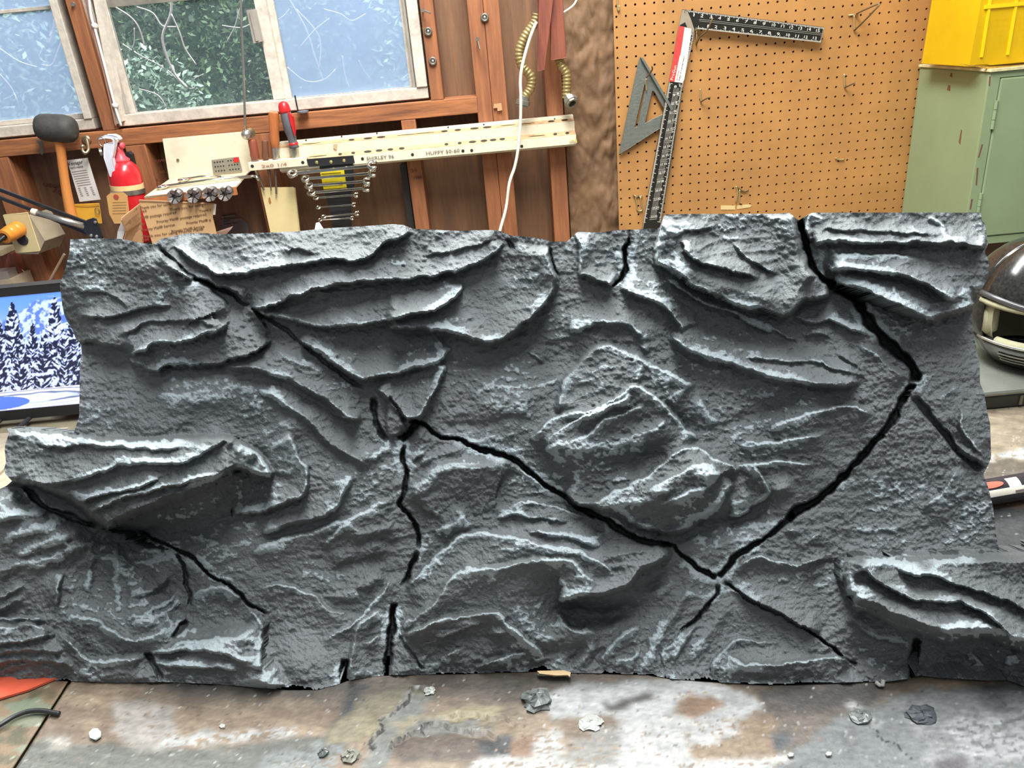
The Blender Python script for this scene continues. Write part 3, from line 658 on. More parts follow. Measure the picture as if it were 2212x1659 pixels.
# ---------------------------------------------------------------- back wall: sheathing, studs, windows
ply = wood('plywood', C(98, 70, 50), C(132, 94, 64), 'z', 7)
studm = wood('stud wood', C(122, 74, 48), C(164, 104, 64), 'z', 10)
sillm = wood('sill wood', C(112, 68, 44), C(176, 112, 66), 'x', 10)
YW = 2.36
wx1, wx0 = P(262, 262, 2.33)[0], None
W2x0, W2x1, W2z0 = P(258, 268, 2.33)[0], P(929, 214, 2.33)[0], P(600, 240, 2.33)[2]
W1x1 = P(219, 270, 2.33)[0]; W1x0 = W1x1-.95
ZT = 2.3
def rect(x0, x1, z0, z1, y): return [(x0, y, z0), (x1, y, z0), (x1, y, z1), (x0, y, z1)]
wall = mk('wall_back', prism(rect(-3.2, 3.2, 0, 2.55, YW), (0, .02, 0), [rect(W1x0, W1x1, W2z0, ZT, YW), rect(W2x0, W2x1, W2z0, ZT, YW)]), ply)
wall['kind'] = 'structure'
def stud(name, xa, xb, z0, z1, m=studm, y0=2.27, y1=YW-.001, label=None):
    mk(name, box(xa, xb, y0, y1, z0, z1), m, wall, bevel=.002, label=label)
def sx(px, py, Y=2.27): return float(P(px, py, Y)[0])
sz = lambda px, py, Y=2.27: float(P(px, py, Y)[2])
zs_t, zs_b = sz(560, 252), sz(560, 288)
stud('stud', sx(220, 274), sx(249, 272), zs_t, 2.5)
stud('stud', sx(931, 214), sx(959, 216), zs_t, 2.5)
stud('stud', sx(1037, 300), sx(1069, 300), 0.02, 2.5); stud('stud', sx(1069.6, 300), sx(1102, 300), 0.02, 2.5)
stud('stud', sx(1181, 240), sx(1217, 240), 0.02, 2.5)
stud('stud', -1.93, -1.89, 0.02, 2.5); stud('stud', 1.9, 1.94, 0.02, 2.5); stud('stud', 2.5, 2.54, 0.02, 2.5)
for a, b, py in ((273, 318, 330), (556, 610, 400), (882, 913, 380), (2, 48, 430)):
    stud('stud', sx(a, py), sx(b, py), .02, zs_b-.001)
stud('sill_plank', -1.88, sx(1037, 246)-.002, zs_b, zs_t, sillm, label='horizontal plank under the windows')
mk('dark_post', box(sx(866, 400), sx(880, 400), 2.31, YW-.001, .3, sz(868, 357, 2.31)), mat('charred wood', (.03, .028, .025), stretch=(6, 6, .5), bump=.4), wall, label='blackened post')
# wrinkled paper facing of the insulation between stud and pegboard
x0, x1 = sx(1218, 250, 2.3)+.002, .375
nx_, nz_ = 60, 260; xs = np.linspace(x0, x1, nx_); zs = np.linspace(.6, 2.5, nz_); XX, ZZ = np.meshgrid(xs, zs)
fo = fbm(XX*14+3, ZZ*9, 4, 12)*.03+np.abs(fbm(XX*22+ZZ*9, ZZ*13-XX*16, 3, 14)-.5)*.028
YY = 2.315-fo+.02*((XX-x0)/(x1-x0)-.5)**2
V = np.stack([XX, YY, ZZ], -1).reshape(-1, 3); a = (np.arange(nz_-1)[:, None]*nx_+np.arange(nx_-1)).ravel()
F = [tuple(q) for q in np.stack([a, a+1, a+nx_+1, a+nx_], 1)]
ip = mk('paper_facing', (V, F), mat('kraft paper', C(112, 84, 58), var=.3, vs=12, rough=.75, bump=.3, bs=40), wall, smooth=True, label='wrinkled brown insulation paper')
so = ip.modifiers.new('thick', 'SOLIDIFY'); so.thickness = .002

frm = mat('weathered white paint', C(196, 186, 172), var=.22, vs=30, rough=.6, bump=.3, bs=80)
alu = mat('window aluminium', C(168, 160, 150), rough=.4, metal=.3, var=.15)
def glassmat(name, haze, col):
    m = bpy.data.materials.new(name); m.use_nodes = True; n = m.node_tree.nodes; L_ = m.node_tree.links
    for q in list(n):
        if q.type != 'OUTPUT_MATERIAL': n.remove(q)
    out = n['Material Output']; tr = n.new('ShaderNodeBsdfTransparent'); tl = n.new('ShaderNodeBsdfTranslucent'); gl = n.new('ShaderNodeBsdfGlossy'); df = n.new('ShaderNodeBsdfDiffuse')
    tl.inputs[0].default_value = (*col, 1); df.inputs[0].default_value = (*col, 1); gl.inputs['Roughness'].default_value = .05
    a1 = n.new('ShaderNodeMixShader'); a1.inputs[0].default_value = .25; L_.new(tl.outputs[0], a1.inputs[1]); L_.new(df.outputs[0], a1.inputs[2])
    tcx = n.new('ShaderNodeTexCoord'); nz = n.new('ShaderNodeTexNoise'); nz.inputs['Scale'].default_value = 5; L_.new(tcx.outputs['Object'], nz.inputs[0])
    mr = n.new('ShaderNodeMapRange'); mr.inputs['To Min'].default_value = haze*.8; mr.inputs['To Max'].default_value = min(haze*1.2, 1); L_.new(nz.outputs['Fac'], mr.inputs[0])
    a2 = n.new('ShaderNodeMixShader'); L_.new(mr.outputs[0], a2.inputs[0]); L_.new(tr.outputs[0], a2.inputs[1]); L_.new(a1.outputs[0], a2.inputs[2])
    fr = n.new('ShaderNodeFresnel'); fr.inputs[0].default_value = 1.35
    a3 = n.new('ShaderNodeMixShader'); L_.new(fr.outputs[0], a3.inputs[0]); L_.new(a2.outputs[0], a3.inputs[1]); L_.new(gl.outputs[0], a3.inputs[2])
    L_.new(a3.outputs[0], out.inputs[0]); return m
dusty = glassmat('dusty window glass', .40, (.56, .70, .95)); clear = glassmat('clear window glass', .05, (.6, .75, .85))
w2 = bpy.data.objects.new('window_2', None); COL.objects.link(w2); w2['kind'] = 'structure'; w2.location = (W2x0, 2.3, W2z0); ORG[w2] = np.array((W2x0, 2.3, W2z0))
w1 = bpy.data.objects.new('window_1', None); COL.objects.link(w1); w1['kind'] = 'structure'; w1.location = (W1x0, 2.3, W2z0); ORG[w1] = np.array((W1x0, 2.3, W2z0))
e_ = .0008
# window 2: frame, sashes
pzb = sz(600, 214, 2.335); mu0, mu1 = sx(590, 218, 2.31), sx(617, 216, 2.31)
mk('frame', J(box(W2x0, W2x1, 2.29, YW-e_, W2z0, W2z0+.030), box(W2x0, W2x0+.035, 2.285, YW-e_, W2z0+.03, ZT-.03), box(W2x1-.030, W2x1, 2.285, YW-e_, W2z0+.03, ZT-.03), box(W2x0, W2x1, 2.29, YW-e_, ZT-.03, ZT)), frm, w2, bevel=.002)
mk('sash', J(box(W2x0+.036, mu1-.004, 2.318, 2.334, W2z0+.031, pzb), box(mu0, mu1-.004, 2.318, 2.334, pzb, ZT-.031), box(W2x0+.036, W2x0+.058, 2.318, 2.334, pzb, ZT-.031)), frm, w2, bevel=.0015)
mk('sash', J(box(mu0+.004, W2x1-.031, 2.336, 2.352, W2z0+.031, pzb), box(mu0+.006, mu1+.012, 2.336, 2.352, pzb, ZT-.031), box(W2x1-.052, W2x1-.031, 2.336, 2.352, pzb, ZT-.031)), frm, w2, bevel=.0015)
mk('track', J(box(W2x1-.040, W2x1-.034, 2.30, 2.317, W2z0+.031, ZT-.031), box(W2x0+.0365, W2x0+.043, 2.296, 2.316, W2z0+.031, ZT-.031)), alu, w2)
mk('pane', box(W2x0+.05, mu0+.004, 2.325, 2.329, pzb-.004, ZT-.03), clear, w2, label='clear glass')
mk('pane', box(mu1+.006, W2x1-.045, 2.343, 2.347, pzb-.004, ZT-.03), dusty, w2, label='dusty glass')
lt = pp([(533, 23), (551, 20), (567, 89), (548, 93)], 2.30, .012); mk('latch', lt, alu, w2, bevel=.001)
mk('handle_lip', pp([(538, 26), (543, 25), (558, 88), (553, 89)], 2.296, .005), alu, w2)
mk('screen_rail', box(W2x0+.06, mu0-.002, 2.327, 2.333, sz(380, 3, 2.33), sz(380, -14, 2.33)), frm, w2)
# window 1
p1x = sx(197, 244, 2.335); p1z = sz(100, 252, 2.335)
mk('frame', J(box(W1x0, W1x1, 2.29, YW-e_, W2z0, W2z0+.028), box(W1x1-.022, W1x1, 2.285, YW-e_, W2z0+.028, ZT-.03), box(W1x0, W1x0+.03, 2.285, YW-e_, W2z0+.028, ZT-.03), box(W1x0, W1x1, 2.29, YW-e_, ZT-.03, ZT)), frm, w1, bevel=.002)
mk('sash', J(box(W1x0+.031, W1x1-.023, 2.33, 2.35, W2z0+.029, p1z), box(p1x, W1x1-.023, 2.33, 2.35, p1z, ZT-.031), box(W1x0+.031, p1x, 2.33, 2.345, sz(66, 24, 2.335), sz(66, 16, 2.335))), frm, w1, bevel=.0015)
mk('pane', box(W1x0+.03, p1x+.004, 2.338, 2.342, p1z-.004, ZT-.03), dusty, w1)
# white cables and cable cover beside the left post
cb = mat('white plastic', C(222, 214, 206), rough=.4)
t_ = thing('cable', 'pair of thin white cables clipped up the orange post between the windows', 'cable', P(262, 270, 2.262))
mk('strand', ptube([(186, -60), (196, 30), (206, 66), (228, 150), (249, 232), (262, 272)], 2.262, .0035), cb, t_, smooth=True)
mk('strand', ptube([(178, -60), (197, 52), (220, 140), (243, 238), (250, 272)], 2.264, .003), mat('cable brown', C(150, 110, 95)), t_, smooth=True)
for q in ((204, 56), (248, 228)): mk('clip', lathe(P(q[0], q[1], 2.262), (0, -1, 0), [(-.004, .008), (.003, .007), (.006, .003)], 12), cb, t_, smooth=True)
mk('jamb_strip', pp([(190, -60), (204, -60), (264, 262), (252, 268)], 2.27, .03), frm, wall, label='white painted strip beside the left post')

# ---------------------------------------------------------------- garden behind the windows
def leaves(name, n, cx, cy, cz, rx, ry, rz, size, m, parent, seed):
    rg = np.random.RandomState(seed)
    d = rg.normal(size=(n, 3)); d /= np.linalg.norm(d, axis=1)[:, None]; r = rg.uniform(.25, 1, (n, 1))**.6
    c = np.array((cx, cy, cz))+d*r*(rx, ry, rz); a = rg.normal(size=(n, 3)); a /= np.linalg.norm(a, axis=1)[:, None]
    b_ = np.cross(a, rg.normal(size=(n, 3))); b_ /= np.linalg.norm(b_, axis=1)[:, None]; s = size*rg.uniform(.6, 1.3, (n, 1))
    V = np.stack([c-a*s, c+b_*s*.42, c+a*s, c-b_*s*.42], 1).reshape(-1, 3); k = np.arange(n)*4
    F = np.concatenate([np.stack([k, k+1, k+2], 1), np.stack([k, k+2, k+3], 1)])
    return mk(name, (V, [tuple(f) for f in F]), m, parent, kind='stuff')
lf1 = mat('leaf green', C(72, 98, 62), var=.6, vs=3, rough=.5); lf2 = mat('leaf blue green', C(122, 146, 128), var=.4, vs=4, rough=.5)
lf3 = mat('leaf dark', C(36, 62, 44), var=.5, vs=3); bk = mat('pale bark', C(178, 170, 166), var=.2)
tr = thing('shrub', 'tall green shrub with pale bare twigs seen through the open middle window', 'shrub', (-1.2, 4.6, 0))
leaves('foliage', 16000, -1.5, 4.9, 1.75, .80, .40, 1.35, .020, lf1, tr, 1)
tr2 = thing('shrub', 'blue-green bush close behind the left part of the middle window', 'shrub', (-1.75, 4.1, 0))
leaves('foliage', 3400, -1.72, 4.15, 1.35, .36, .2, .36, .022, lf2, tr2, 3)
tr3 = thing('shrub', 'pale shrub with drooping twigs behind the dusty right window', 'shrub', (-.1, 4.8, 0))
leaves('foliage', 9000, -.02, 4.9, 1.7, .62, .4, 1.1, .028, lf2, tr3, 4)
tr4 = thing('shrub', 'pale twiggy shrub behind the dusty left window', 'shrub', (-3.2, 4.8, 0))
leaves('foliage', 9000, -3.15, 4.9, 1.7, .80, .4, 1.1, .028, lf2, tr4, 5)
hx, hz = np.meshgrid(np.linspace(-7, 6, 90), np.linspace(0, 5.2, 60)); hy = 7.0-fbm(hx*2, hz*2, 4, 5)*1.2
a = (np.arange(59)[:, None]*90+np.arange(89)).ravel()
hd = mk('hedge', (np.stack([hx, hy, hz], -1).reshape(-1, 3), [tuple(q) for q in np.stack([a, a+1, a+91, a+90], 1)]), mat('hedge green', C(48, 74, 50), var=.6, vs=9, bump=1, bs=30), smooth=True)
leaves('foliage', 12000, -1.5, 5.65, 1.8, 3.6, .28, 2.2, .045, lf3, hd, 2)
tag(hd, 'dark green hedge filling the view behind the shrubs outside', 'hedge')
so = hd.modifiers.new('thick', 'SOLIDIFY'); so.thickness = .3; so.offset = 1
def twigs(parent, lst, Y):
    for q in lst: mk('branch', ptube([(p[0], p[1]) for p in q[1]], Y+random.uniform(-.15, .15), q[0]*.6, 6), bk, parent, smooth=True)
twigs(tr, [(.010, [(366, -30), (370, 25), (352, 75), (358, 115), (378, 160), (405, 190)]), (.006, [(370, 30), (388, 70), (400, 105), (424, 140)]), (.006, [(296, 15), (330, 28), (350, 55), (380, 58)]), (.006, [(240, 10), (280, 35), (300, 60), (312, 98)]), (.005, [(265, 95), (300, 118), (360, 150), (400, 188), (420, 190)]),
           (.005, [(300, 192), (340, 205), (360, 232)]), (.005, [(480, 55), (520, 60), (545, 50)]), (.004, [(490, 90), (508, 55), (520, 10)]), (.004, [(405, 190), (420, 170), (440, 160)]), (.004, [(290, 60), (290, 90), (285, 105)])], 4.1)
twigs(tr4, [(.010, [(122, -20), (118, 50), (108, 95)]), (.006, [(143, 60), (125, 110), (112, 140), (90, 140)]), (.006, [(0, 105), (40, 132), (80, 145)]), (.005, [(0, 160), (30, 200), (8, 215)]), (.005, [(30, 200), (42, 228)]), (.005, [(118, 50), (135, 70), (146, 62)]), (.004, [(95, 100), (85, 125), (100, 135)])], 4.1)
twigs(tr3, [(.007, [(620, -10), (660, 60), (680, 120), (700, 180)]), (.006, [(640, 20), (690, 80), (690, 150)]), (.006, [(700, 20), (735, 30), (760, 45), (790, 30)]), (.005, [(650, 100), (680, 65), (712, 40)]), (.006, [(620, 145), (660, 175), (700, 172), (725, 150)]), (.005, [(740, 120), (745, 160), (755, 190)]), (.004, [(775, 130), (785, 150), (800, 170)]), (.004, [(595, 45), (612, 35), (625, 20)])], 4.0)

# ---------------------------------------------------------------- pegboard with real holes
PY = 2.26; pit = .0254
pegm = mat('tempered hardboard', C(172, 124, 70), var=.16, vs=5, rough=.55, bump=.1, bs=60)
def pegboard(x0, x1, z0, z1, hx, hz, label):
    r = .0031; ks = np.arange(math.ceil((x0+.006-hx)/pit), math.floor((x1-.006-hx)/pit)+1); js = np.arange(math.ceil((z0+.01-hz)/pit), math.floor((z1-.01-hz)/pit)+1)
    xe = np.concatenate([[x0], (hx+(ks[:-1]+.5)*pit), [x1]]); ze = np.concatenate([[z0], (hz+(js[:-1]+.5)*pit), [z1]])
    V, F = [], []; y0, y1 = PY, PY+.006; ang = [math.pi/4+math.pi/4*i for i in range(8)]
    for i, k in enumerate(ks):
        for j, l in enumerate(js):
            b0 = len(V); cx, cz = hx+k*pit, hz+l*pit; a0, a1, c0, c1 = xe[i], xe[i+1], ze[j], ze[j+1]
            sq = [(a1, c1), ((a0+a1)/2, c1), (a0, c1), (a0, (c0+c1)/2), (a0, c0), ((a0+a1)/2, c0), (a1, c0), (a1, (c0+c1)/2)]
            V += [(p[0], y0, p[1]) for p in sq]+[(cx+r*math.cos(t), y0, cz+r*math.sin(t)) for t in ang]+[(cx+r*math.cos(t), y1, cz+r*math.sin(t)) for t in ang]
            for m in range(8):
                n2 = (m+1) % 8; F += [(b0+m, b0+8+m, b0+8+n2, b0+n2), (b0+8+m, b0+16+m, b0+16+n2, b0+8+n2)]
    sd = box(x0, x1, y0, y1, z0, z1); V0 = len(V); V += sd[0]; F += [tuple(i+V0 for i in f) for f in sd[1] if f not in ((0, 4, 5, 1), (2, 3, 7, 6))]
    o = mk('pegboard', (V, F), pegm); tag(o, label, 'pegboard'); return o
hp = P(1351.5, 11.6, PY)
PX1 = sx(2068, 104, PY)
mk('hole_shade_sheet', box(.37, 2.2, 2.275, 2.279, .6, 2.3), mat('painted hole shade', (.03, .02, .012)), wall, label='dark sheet standing in for the shade behind the pegboard')  # dark sheet paints the shade seen through the peg holes
pegboard(.36, PX1, .62, 2.25, hp[0], hp[2], 'orange-brown pegboard behind the steel squares and wire hooks')
pegboard(PX1+.002, 2.2, .62, 2.25, hp[0]+.004, hp[2]+.003, 'pegboard strip behind the green cabinet and yellow basket')

# ---------------------------------------------------------------- bench with painted cardboard
wt = mat('worktop grey green', C(120, 112, 92), var=.35, vs=9, rough=.7, bump=.2, bs=30)
bench = thing('workbench', 'long paint-stained workbench carrying the rock panel and everything on it', 'workbench', (0, 1.2, 0))
mk('worktop', box(-1.95, 2.2, .35, 2.255, BZ-.050, BZ-.009), wt, bench, bevel=.003)
for q in ((-1.85, .45), (2.1, .45), (-1.85, 2.1), (2.1, 2.1)): mk('leg', box(q[0]-.045, q[0]+.045, q[1]-.045, q[1]+.045, 0, BZ-.051), studm, bench)
def painted(name, x0, x1, y0, y1, step, z, fn, m, th=.003, edge=None):
    xs, ys = np.arange(x0, x1, step), np.arange(y0, y1, step); X, Y = np.meshgrid(xs, ys); Z = np.full(X.shape, z)
    if edge is not None: X = X+edge(X, Y)
    px, py = proj(np.stack([X, Y, Z], -1)); col, dz = fn(px, py, X, Y); Z = Z+dz
    V = np.stack([X, Y, Z], -1).reshape(-1, 3); nx = len(xs); a = (np.arange(len(ys)-1)[:, None]*nx+np.arange(nx-1)).ravel()
    Q = np.stack([a, a+1, a+nx+1, a+nx], 1)
    me = bpy.data.meshes.new(name); org = np.array(((x0+x1)/2, (y0+y1)/2, z)); me.vertices.add(len(V)); me.vertices.foreach_set('co', (V-org).astype(np.float32).ravel())
    me.loops.add(Q.size); me.loops.foreach_set('vertex_index', Q.ravel().astype(np.int32)); me.polygons.add(len(Q))
    me.polygons.foreach_set('loop_start', np.arange(0, Q.size, 4, dtype=np.int32)); me.polygons.foreach_set('loop_total', np.full(len(Q), 4, np.int32))
    me.update(calc_edges=True); me.materials.append(m); me.polygons.foreach_set('use_smooth', [True]*len(Q))
    o = bpy.data.objects.new(name, me); COL.objects.link(o); o.location = org; ORG[o] = org; setpaint(o, col.reshape(-1, 3))
    s_ = o.modifiers.new('thick', 'SOLIDIFY'); s_.thickness = th; s_.offset = -1
    return o
def cardpaint(px, py, X, Y):
    u = px+(fbm(px/34, py/20, 4, 5)-.5)*46; v = py+(fbm(px/34, py/16, 4, 8)-.5)*26
    n1 = fbm(px/60, py/22, 4, 21); n2 = fbm(px/9, py/5, 3, 23); n3 = fbm(px/26, py/8, 4, 29)
    c = np.zeros(px.shape+(3,)); A, B = np.array(C(150, 122, 94)), np.array(C(172, 146, 112)); c[:] = A+(B-A)*sstep((n1-.3)*2.5)[..., None]
    def put(pts, col, cov=1., k=1., n=None, soft=.12, bl=1):
        m = blur(inpoly(u, v, pts).astype(float), bl); nn = n2*.5+n3*.5 if n is None else n
        m *= 1-sstep((nn-(.28+cov*.44))/soft) if cov < 1 else 1
        c[:] = c+(np.array(col)-c)*(m*k)[..., None]
    W, G_, DG, T, YB, BR = C(196, 196, 192), C(124, 124, 120), C(66, 68, 70), C(158, 128, 98), C(176, 160, 116), C(126, 92, 66)
    # right of the photograph: rear part of the bench
    put([(2100, 870), (2400, 860), (2400, 980), (2100, 1000)], C(168, 148, 116)); put([(2100, 1000), (2400, 975), (2400, 1060), (2100, 1070)], C(118, 104, 86)); put([(2100, 1055), (2400, 1040), (2400, 1090), (2100, 1100)], C(120, 84, 62))
    put([(2100, 985), (2300, 960), (2300, 975), (2100, 1002)], W, .6); put([(2100, 1045), (2300, 1030), (2300, 1044), (2100, 1058)], W, .55)
    put([(2100, 1095), (2400, 1085), (2400, 1300), (2100, 1300)], C(60, 62, 64))
    # left
    put([(-100, 1600), (120, 1598), (420, 1618), (720, 1592), (760, 1600), (700, 1640), (450, 1700), (-100, 1700)], C(116, 116, 106), .95)
    put([(240, 1520), (300, 1512), (385, 1530), (370, 1590), (352, 1622), (300, 1628), (240, 1570)], C(182, 172, 160), .72)
    put([(100, 1590), (150, 1588), (155, 1612), (110, 1618)], C(190, 180, 164), .7)
    put([(350, 1598), (420, 1586), (640, 1575), (640, 1590), (520, 1604), (350, 1614)], W, .5)
    put([(745, 1480), (790, 1478), (760, 1560), (722, 1620), (708, 1610), (728, 1550)], DG)
    put([(560, 1640), (700, 1600), (760, 1620), (700, 1680), (540, 1680)], C(140, 146, 144), .5)
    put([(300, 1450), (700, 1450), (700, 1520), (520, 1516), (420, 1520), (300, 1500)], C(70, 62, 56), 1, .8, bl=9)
    # middle
    put([(780, 1500), (900, 1478), (940, 1490), (880, 1560), (790, 1600), (700, 1605), (730, 1560)], C(164, 150, 112))
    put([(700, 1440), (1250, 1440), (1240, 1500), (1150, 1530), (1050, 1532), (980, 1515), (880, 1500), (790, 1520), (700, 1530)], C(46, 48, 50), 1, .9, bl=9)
    put([(880, 1500), (940, 1505), (880, 1580), (810, 1690), (760, 1690), (800, 1610)], C(128, 130, 122))
    put([(850, 1562), (960, 1540), (1080, 1520), (1092, 1530), (1072, 1552), (940, 1560), (870, 1580), (850, 1610)], YB)
    put([(850, 1600), (900, 1575), (960, 1572), (1060, 1590), (1060, 1640), (860, 1650)], C(112, 92, 76)); put([(850, 1585), (880, 1560), (920, 1556), (1070, 1560), (1080, 1590), (1000, 1580)], C(128, 126, 118), .9)
    put([(1030, 1600), (1110, 1590), (1100, 1650), (1040, 1640)], DG, .8); put([(1100, 1600), (1180, 1590), (1180, 1640), (1100, 1640)], C(150, 110, 76))
    put([(1010, 1640), (1700, 1625), (1700, 1700), (1010, 1700)], W, .55); put([(1160, 1590), (1215, 1570), (1220, 1700), (1160, 1700)], W, .55)
    put([(1150, 1500), (1250, 1478), (1450, 1462), (1560, 1480), (1640, 1500), (1650, 1530), (1560, 1560), (1450, 1590), (1350, 1560), (1300, 1545), (1190, 1550)], C(190, 192, 190), .8)
    put([(1300, 1520), (1420, 1494), (1410, 1510), (1320, 1535)], C(74, 66, 58), .75)
    put([(1455, 1520), (1500, 1505), (1555, 1510), (1560, 1530), (1500, 1546), (1455, 1545)], C(150, 112, 76))
    put([(1210, 1555), (1330, 1545), (1350, 1580), (1230, 1600)], C(138, 112, 88), .9); put([(1240, 1590), (1400, 1560), (1420, 1600), (1300, 1660), (1220, 1650)], C(150, 146, 138), .6)
    put([(1340, 1560), (1480, 1545), (1500, 1600), (1450, 1700), (1330, 1700)], C(198, 198, 194), .72)
    put([(1480, 1575), (1690, 1560), (1680, 1640), (1500, 1640)], C(158, 130, 96), .85); put([(1480, 1560), (1600, 1550), (1580, 1600), (1490, 1610)], W, .5)
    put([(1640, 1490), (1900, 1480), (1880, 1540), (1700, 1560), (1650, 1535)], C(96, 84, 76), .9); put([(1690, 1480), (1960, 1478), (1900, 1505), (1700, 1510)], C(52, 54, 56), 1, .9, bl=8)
    put([(1680, 1550), (1860, 1530), (1900, 1560), (1760, 1640), (1660, 1620)], C(126, 112, 98), .8)
    put([(1790, 1560), (2000, 1490), (2400, 1470), (2400, 1720), (1620, 1720), (1700, 1640)], C(128, 132, 134), .95); put([(1900, 1500), (2400, 1480), (2400, 1720), (1980, 1720), (2000, 1600)], C(150, 152, 152), .6)
    put([(2040, 1560), (2260, 1530), (2300, 1640), (2100, 1640)], C(188, 190, 190), .42); put([(1660, 1590), (1700, 1585), (1700, 1620), (1665, 1625)], C(88, 92, 100))
    put([(1840, 1508), (1870, 1530), (1900, 1560), (1880, 1570), (1830, 1520)], W, .5); put([(2020, 1640), (2090, 1635), (2090, 1700), (2020, 1700)], C(110, 100, 110), .8)
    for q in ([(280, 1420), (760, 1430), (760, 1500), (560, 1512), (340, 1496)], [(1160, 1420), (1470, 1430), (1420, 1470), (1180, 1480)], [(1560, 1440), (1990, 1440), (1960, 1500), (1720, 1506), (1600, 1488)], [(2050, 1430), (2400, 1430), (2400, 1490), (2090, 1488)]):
        put(q, C(44, 46, 48), 1, .85, bl=7)  # overspray along the panel's foot, with its contact shade painted in
    # speckles of white and dark paint
    sp = vnoise(px/3.1, py/2.2, 55)*vnoise(px/11, py/8, 56); c[:] = c+(np.array(W)-c)*(sstep((sp-.66)/.1)*.8)[..., None]
    sp = vnoise(px/3.4, py/2.6, 65)*vnoise(px/13, py/9, 66); c[:] = c*(1-(sstep((sp-.70)/.1)*.6)[..., None])
    wp = fbm(px/30, py/5, 4, 71); scr = fbm((px+py*.5)/70, (py-px*.12)/2.6, 3, 73); mot = fbm(px/16, py/11, 4, 75)
    c[:] = c*((.74+.5*wp)*(.72+.56*scr)*(.66+.68*mot))[..., None]
    lum = c.mean(-1, keepdims=True); c[:] = (c*.72+lum*.28)*.48
    # relief: wrinkles and torn layers
    dz = (fbm(X*9, Y*9, 3, 81)-.5)*.004+(n2-.5)*.0009
    dkm = [np.zeros(px.shape)]
    def tear(pts, h, wdt):
        q = np.array(pts, float); best = np.full(px.shape, 1e9); sgn = np.ones(px.shape)
        for a_, b_ in zip(q[:-1], q[1:]):
            dx, dy = b_-a_; t_ = np.clip(((u-a_[0])*dx+(v-a_[1])*dy)/(dx*dx+dy*dy), 0, 1); d_ = np.hypot(u-a_[0]-t_*dx, v-a_[1]-t_*dy); cr = dx*(v-a_[1])-dy*(u-a_[0])
            m = d_ < best; best = np.where(m, d_, best); sgn = np.where(m, np.sign(cr), sgn)
        dkm[0] = np.maximum(dkm[0], 1-sstep((best-1.2)/1.6)) if h > 0 else dkm[0]  # darkness of the torn gap painted as a thin line
        return h*np.where(sgn > 0, np.exp(-best/wdt), -np.exp(-best/(wdt*.5))*.3)
    tear([(850, 1610), (880, 1585), (930, 1562)], .001, 3); dz += tear([(905, 1485), (880, 1515), (850, 1545), (815, 1590), (795, 1625)], .004, 14)+tear([(850, 1610), (880, 1585), (930, 1565), (1000, 1572), (1065, 1590)], -.006, 16)+tear([(930, 1558), (1000, 1548), (1085, 1552), (1110, 1562)], -.005, 10)
    ln_ = tear([(1870, 1565), (1940, 1610), (1980, 1645)], .0008, 3); dz += ln_; c[:] = c*(1-.85*dkm[0][..., None])
    return c, dz
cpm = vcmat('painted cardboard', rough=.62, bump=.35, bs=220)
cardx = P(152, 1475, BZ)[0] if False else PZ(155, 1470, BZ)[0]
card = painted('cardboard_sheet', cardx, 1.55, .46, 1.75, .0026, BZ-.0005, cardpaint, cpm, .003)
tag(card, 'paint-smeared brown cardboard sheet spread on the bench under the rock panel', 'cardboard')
def floorpaint(px, py, X, Y):
    n1 = fbm(px/40, py/20, 4, 3); c = np.zeros(px.shape+(3,)); A, B = np.array(C(92, 88, 66)), np.array(C(140, 116, 90)); c[:] = A+(B-A)*sstep((n1-.35)*3)[..., None]
    g = fbm(px/60, py/30, 4, 33); c = c+(np.array(C(130, 150, 128))-c)*(sstep((g-.58)/.08)*.6)[..., None]
    sp = vnoise(px/4, py/3, 5)*vnoise(px/14, py/9, 6); c = c+(np.array(C(190, 190, 170))-c)*(sstep((sp-.62)/.1)*.7)[..., None]
    return c*.6, (fbm(px/20, py/14, 3, 8)-.5)*.001
gs = painted('paper_sheet', -1.5, cardx-.004, .42, 1.2, .004, BZ-.001, floorpaint, cpm, .002)
tag(gs, 'greenish paint-stained sheet on the bench left of the cardboard', 'paper')
# ---------------------------------------------------------------- things on the bench
ob = lambda *c: mat('c%d_%d_%d' % c, C(*c))
blk = mat('black plastic', (.018, .018, .02), rough=.4, var=.1); steel = mat('worn steel', C(176, 172, 164), rough=.32, metal=.85, var=.2); iron = mat('dull iron', C(120, 114, 104), rough=.5, metal=.6)
whi = mat('cream paint', C(214, 205, 180), rough=.55, var=.10, vs=22); dark = mat('dark recess', (.02, .016, .012)); redp = mat('red plastic', C(196, 36, 40), rough=.35)
# red sheet metal piece and black cable, bottom left
o = mk('dust_pan', prism([PZ(a, b, BZ+.0035) for a, b in ((-90, 1440), (60, 1440), (122, 1464), (60, 1490), (0, 1508), (-90, 1540))], (0, 0, -.0025)), mat('red orange metal', C(186, 80, 56), rough=.45), bevel=.001)
tag(o, 'flat red-orange metal plate poking out under the left end of the rock panel', 'plate')
o = mk('black_cable', tube(smoothpts([PZ(a, b, BZ+.005) for a, b in ((-60, 1600), (0, 1566), (30, 1548), (60, 1537), (90, 1535), (118, 1540), (128, 1541))]), .0030), blk, smooth=True)
tag(o, 'thin black cable curving to the left edge of the cardboard', 'cable')
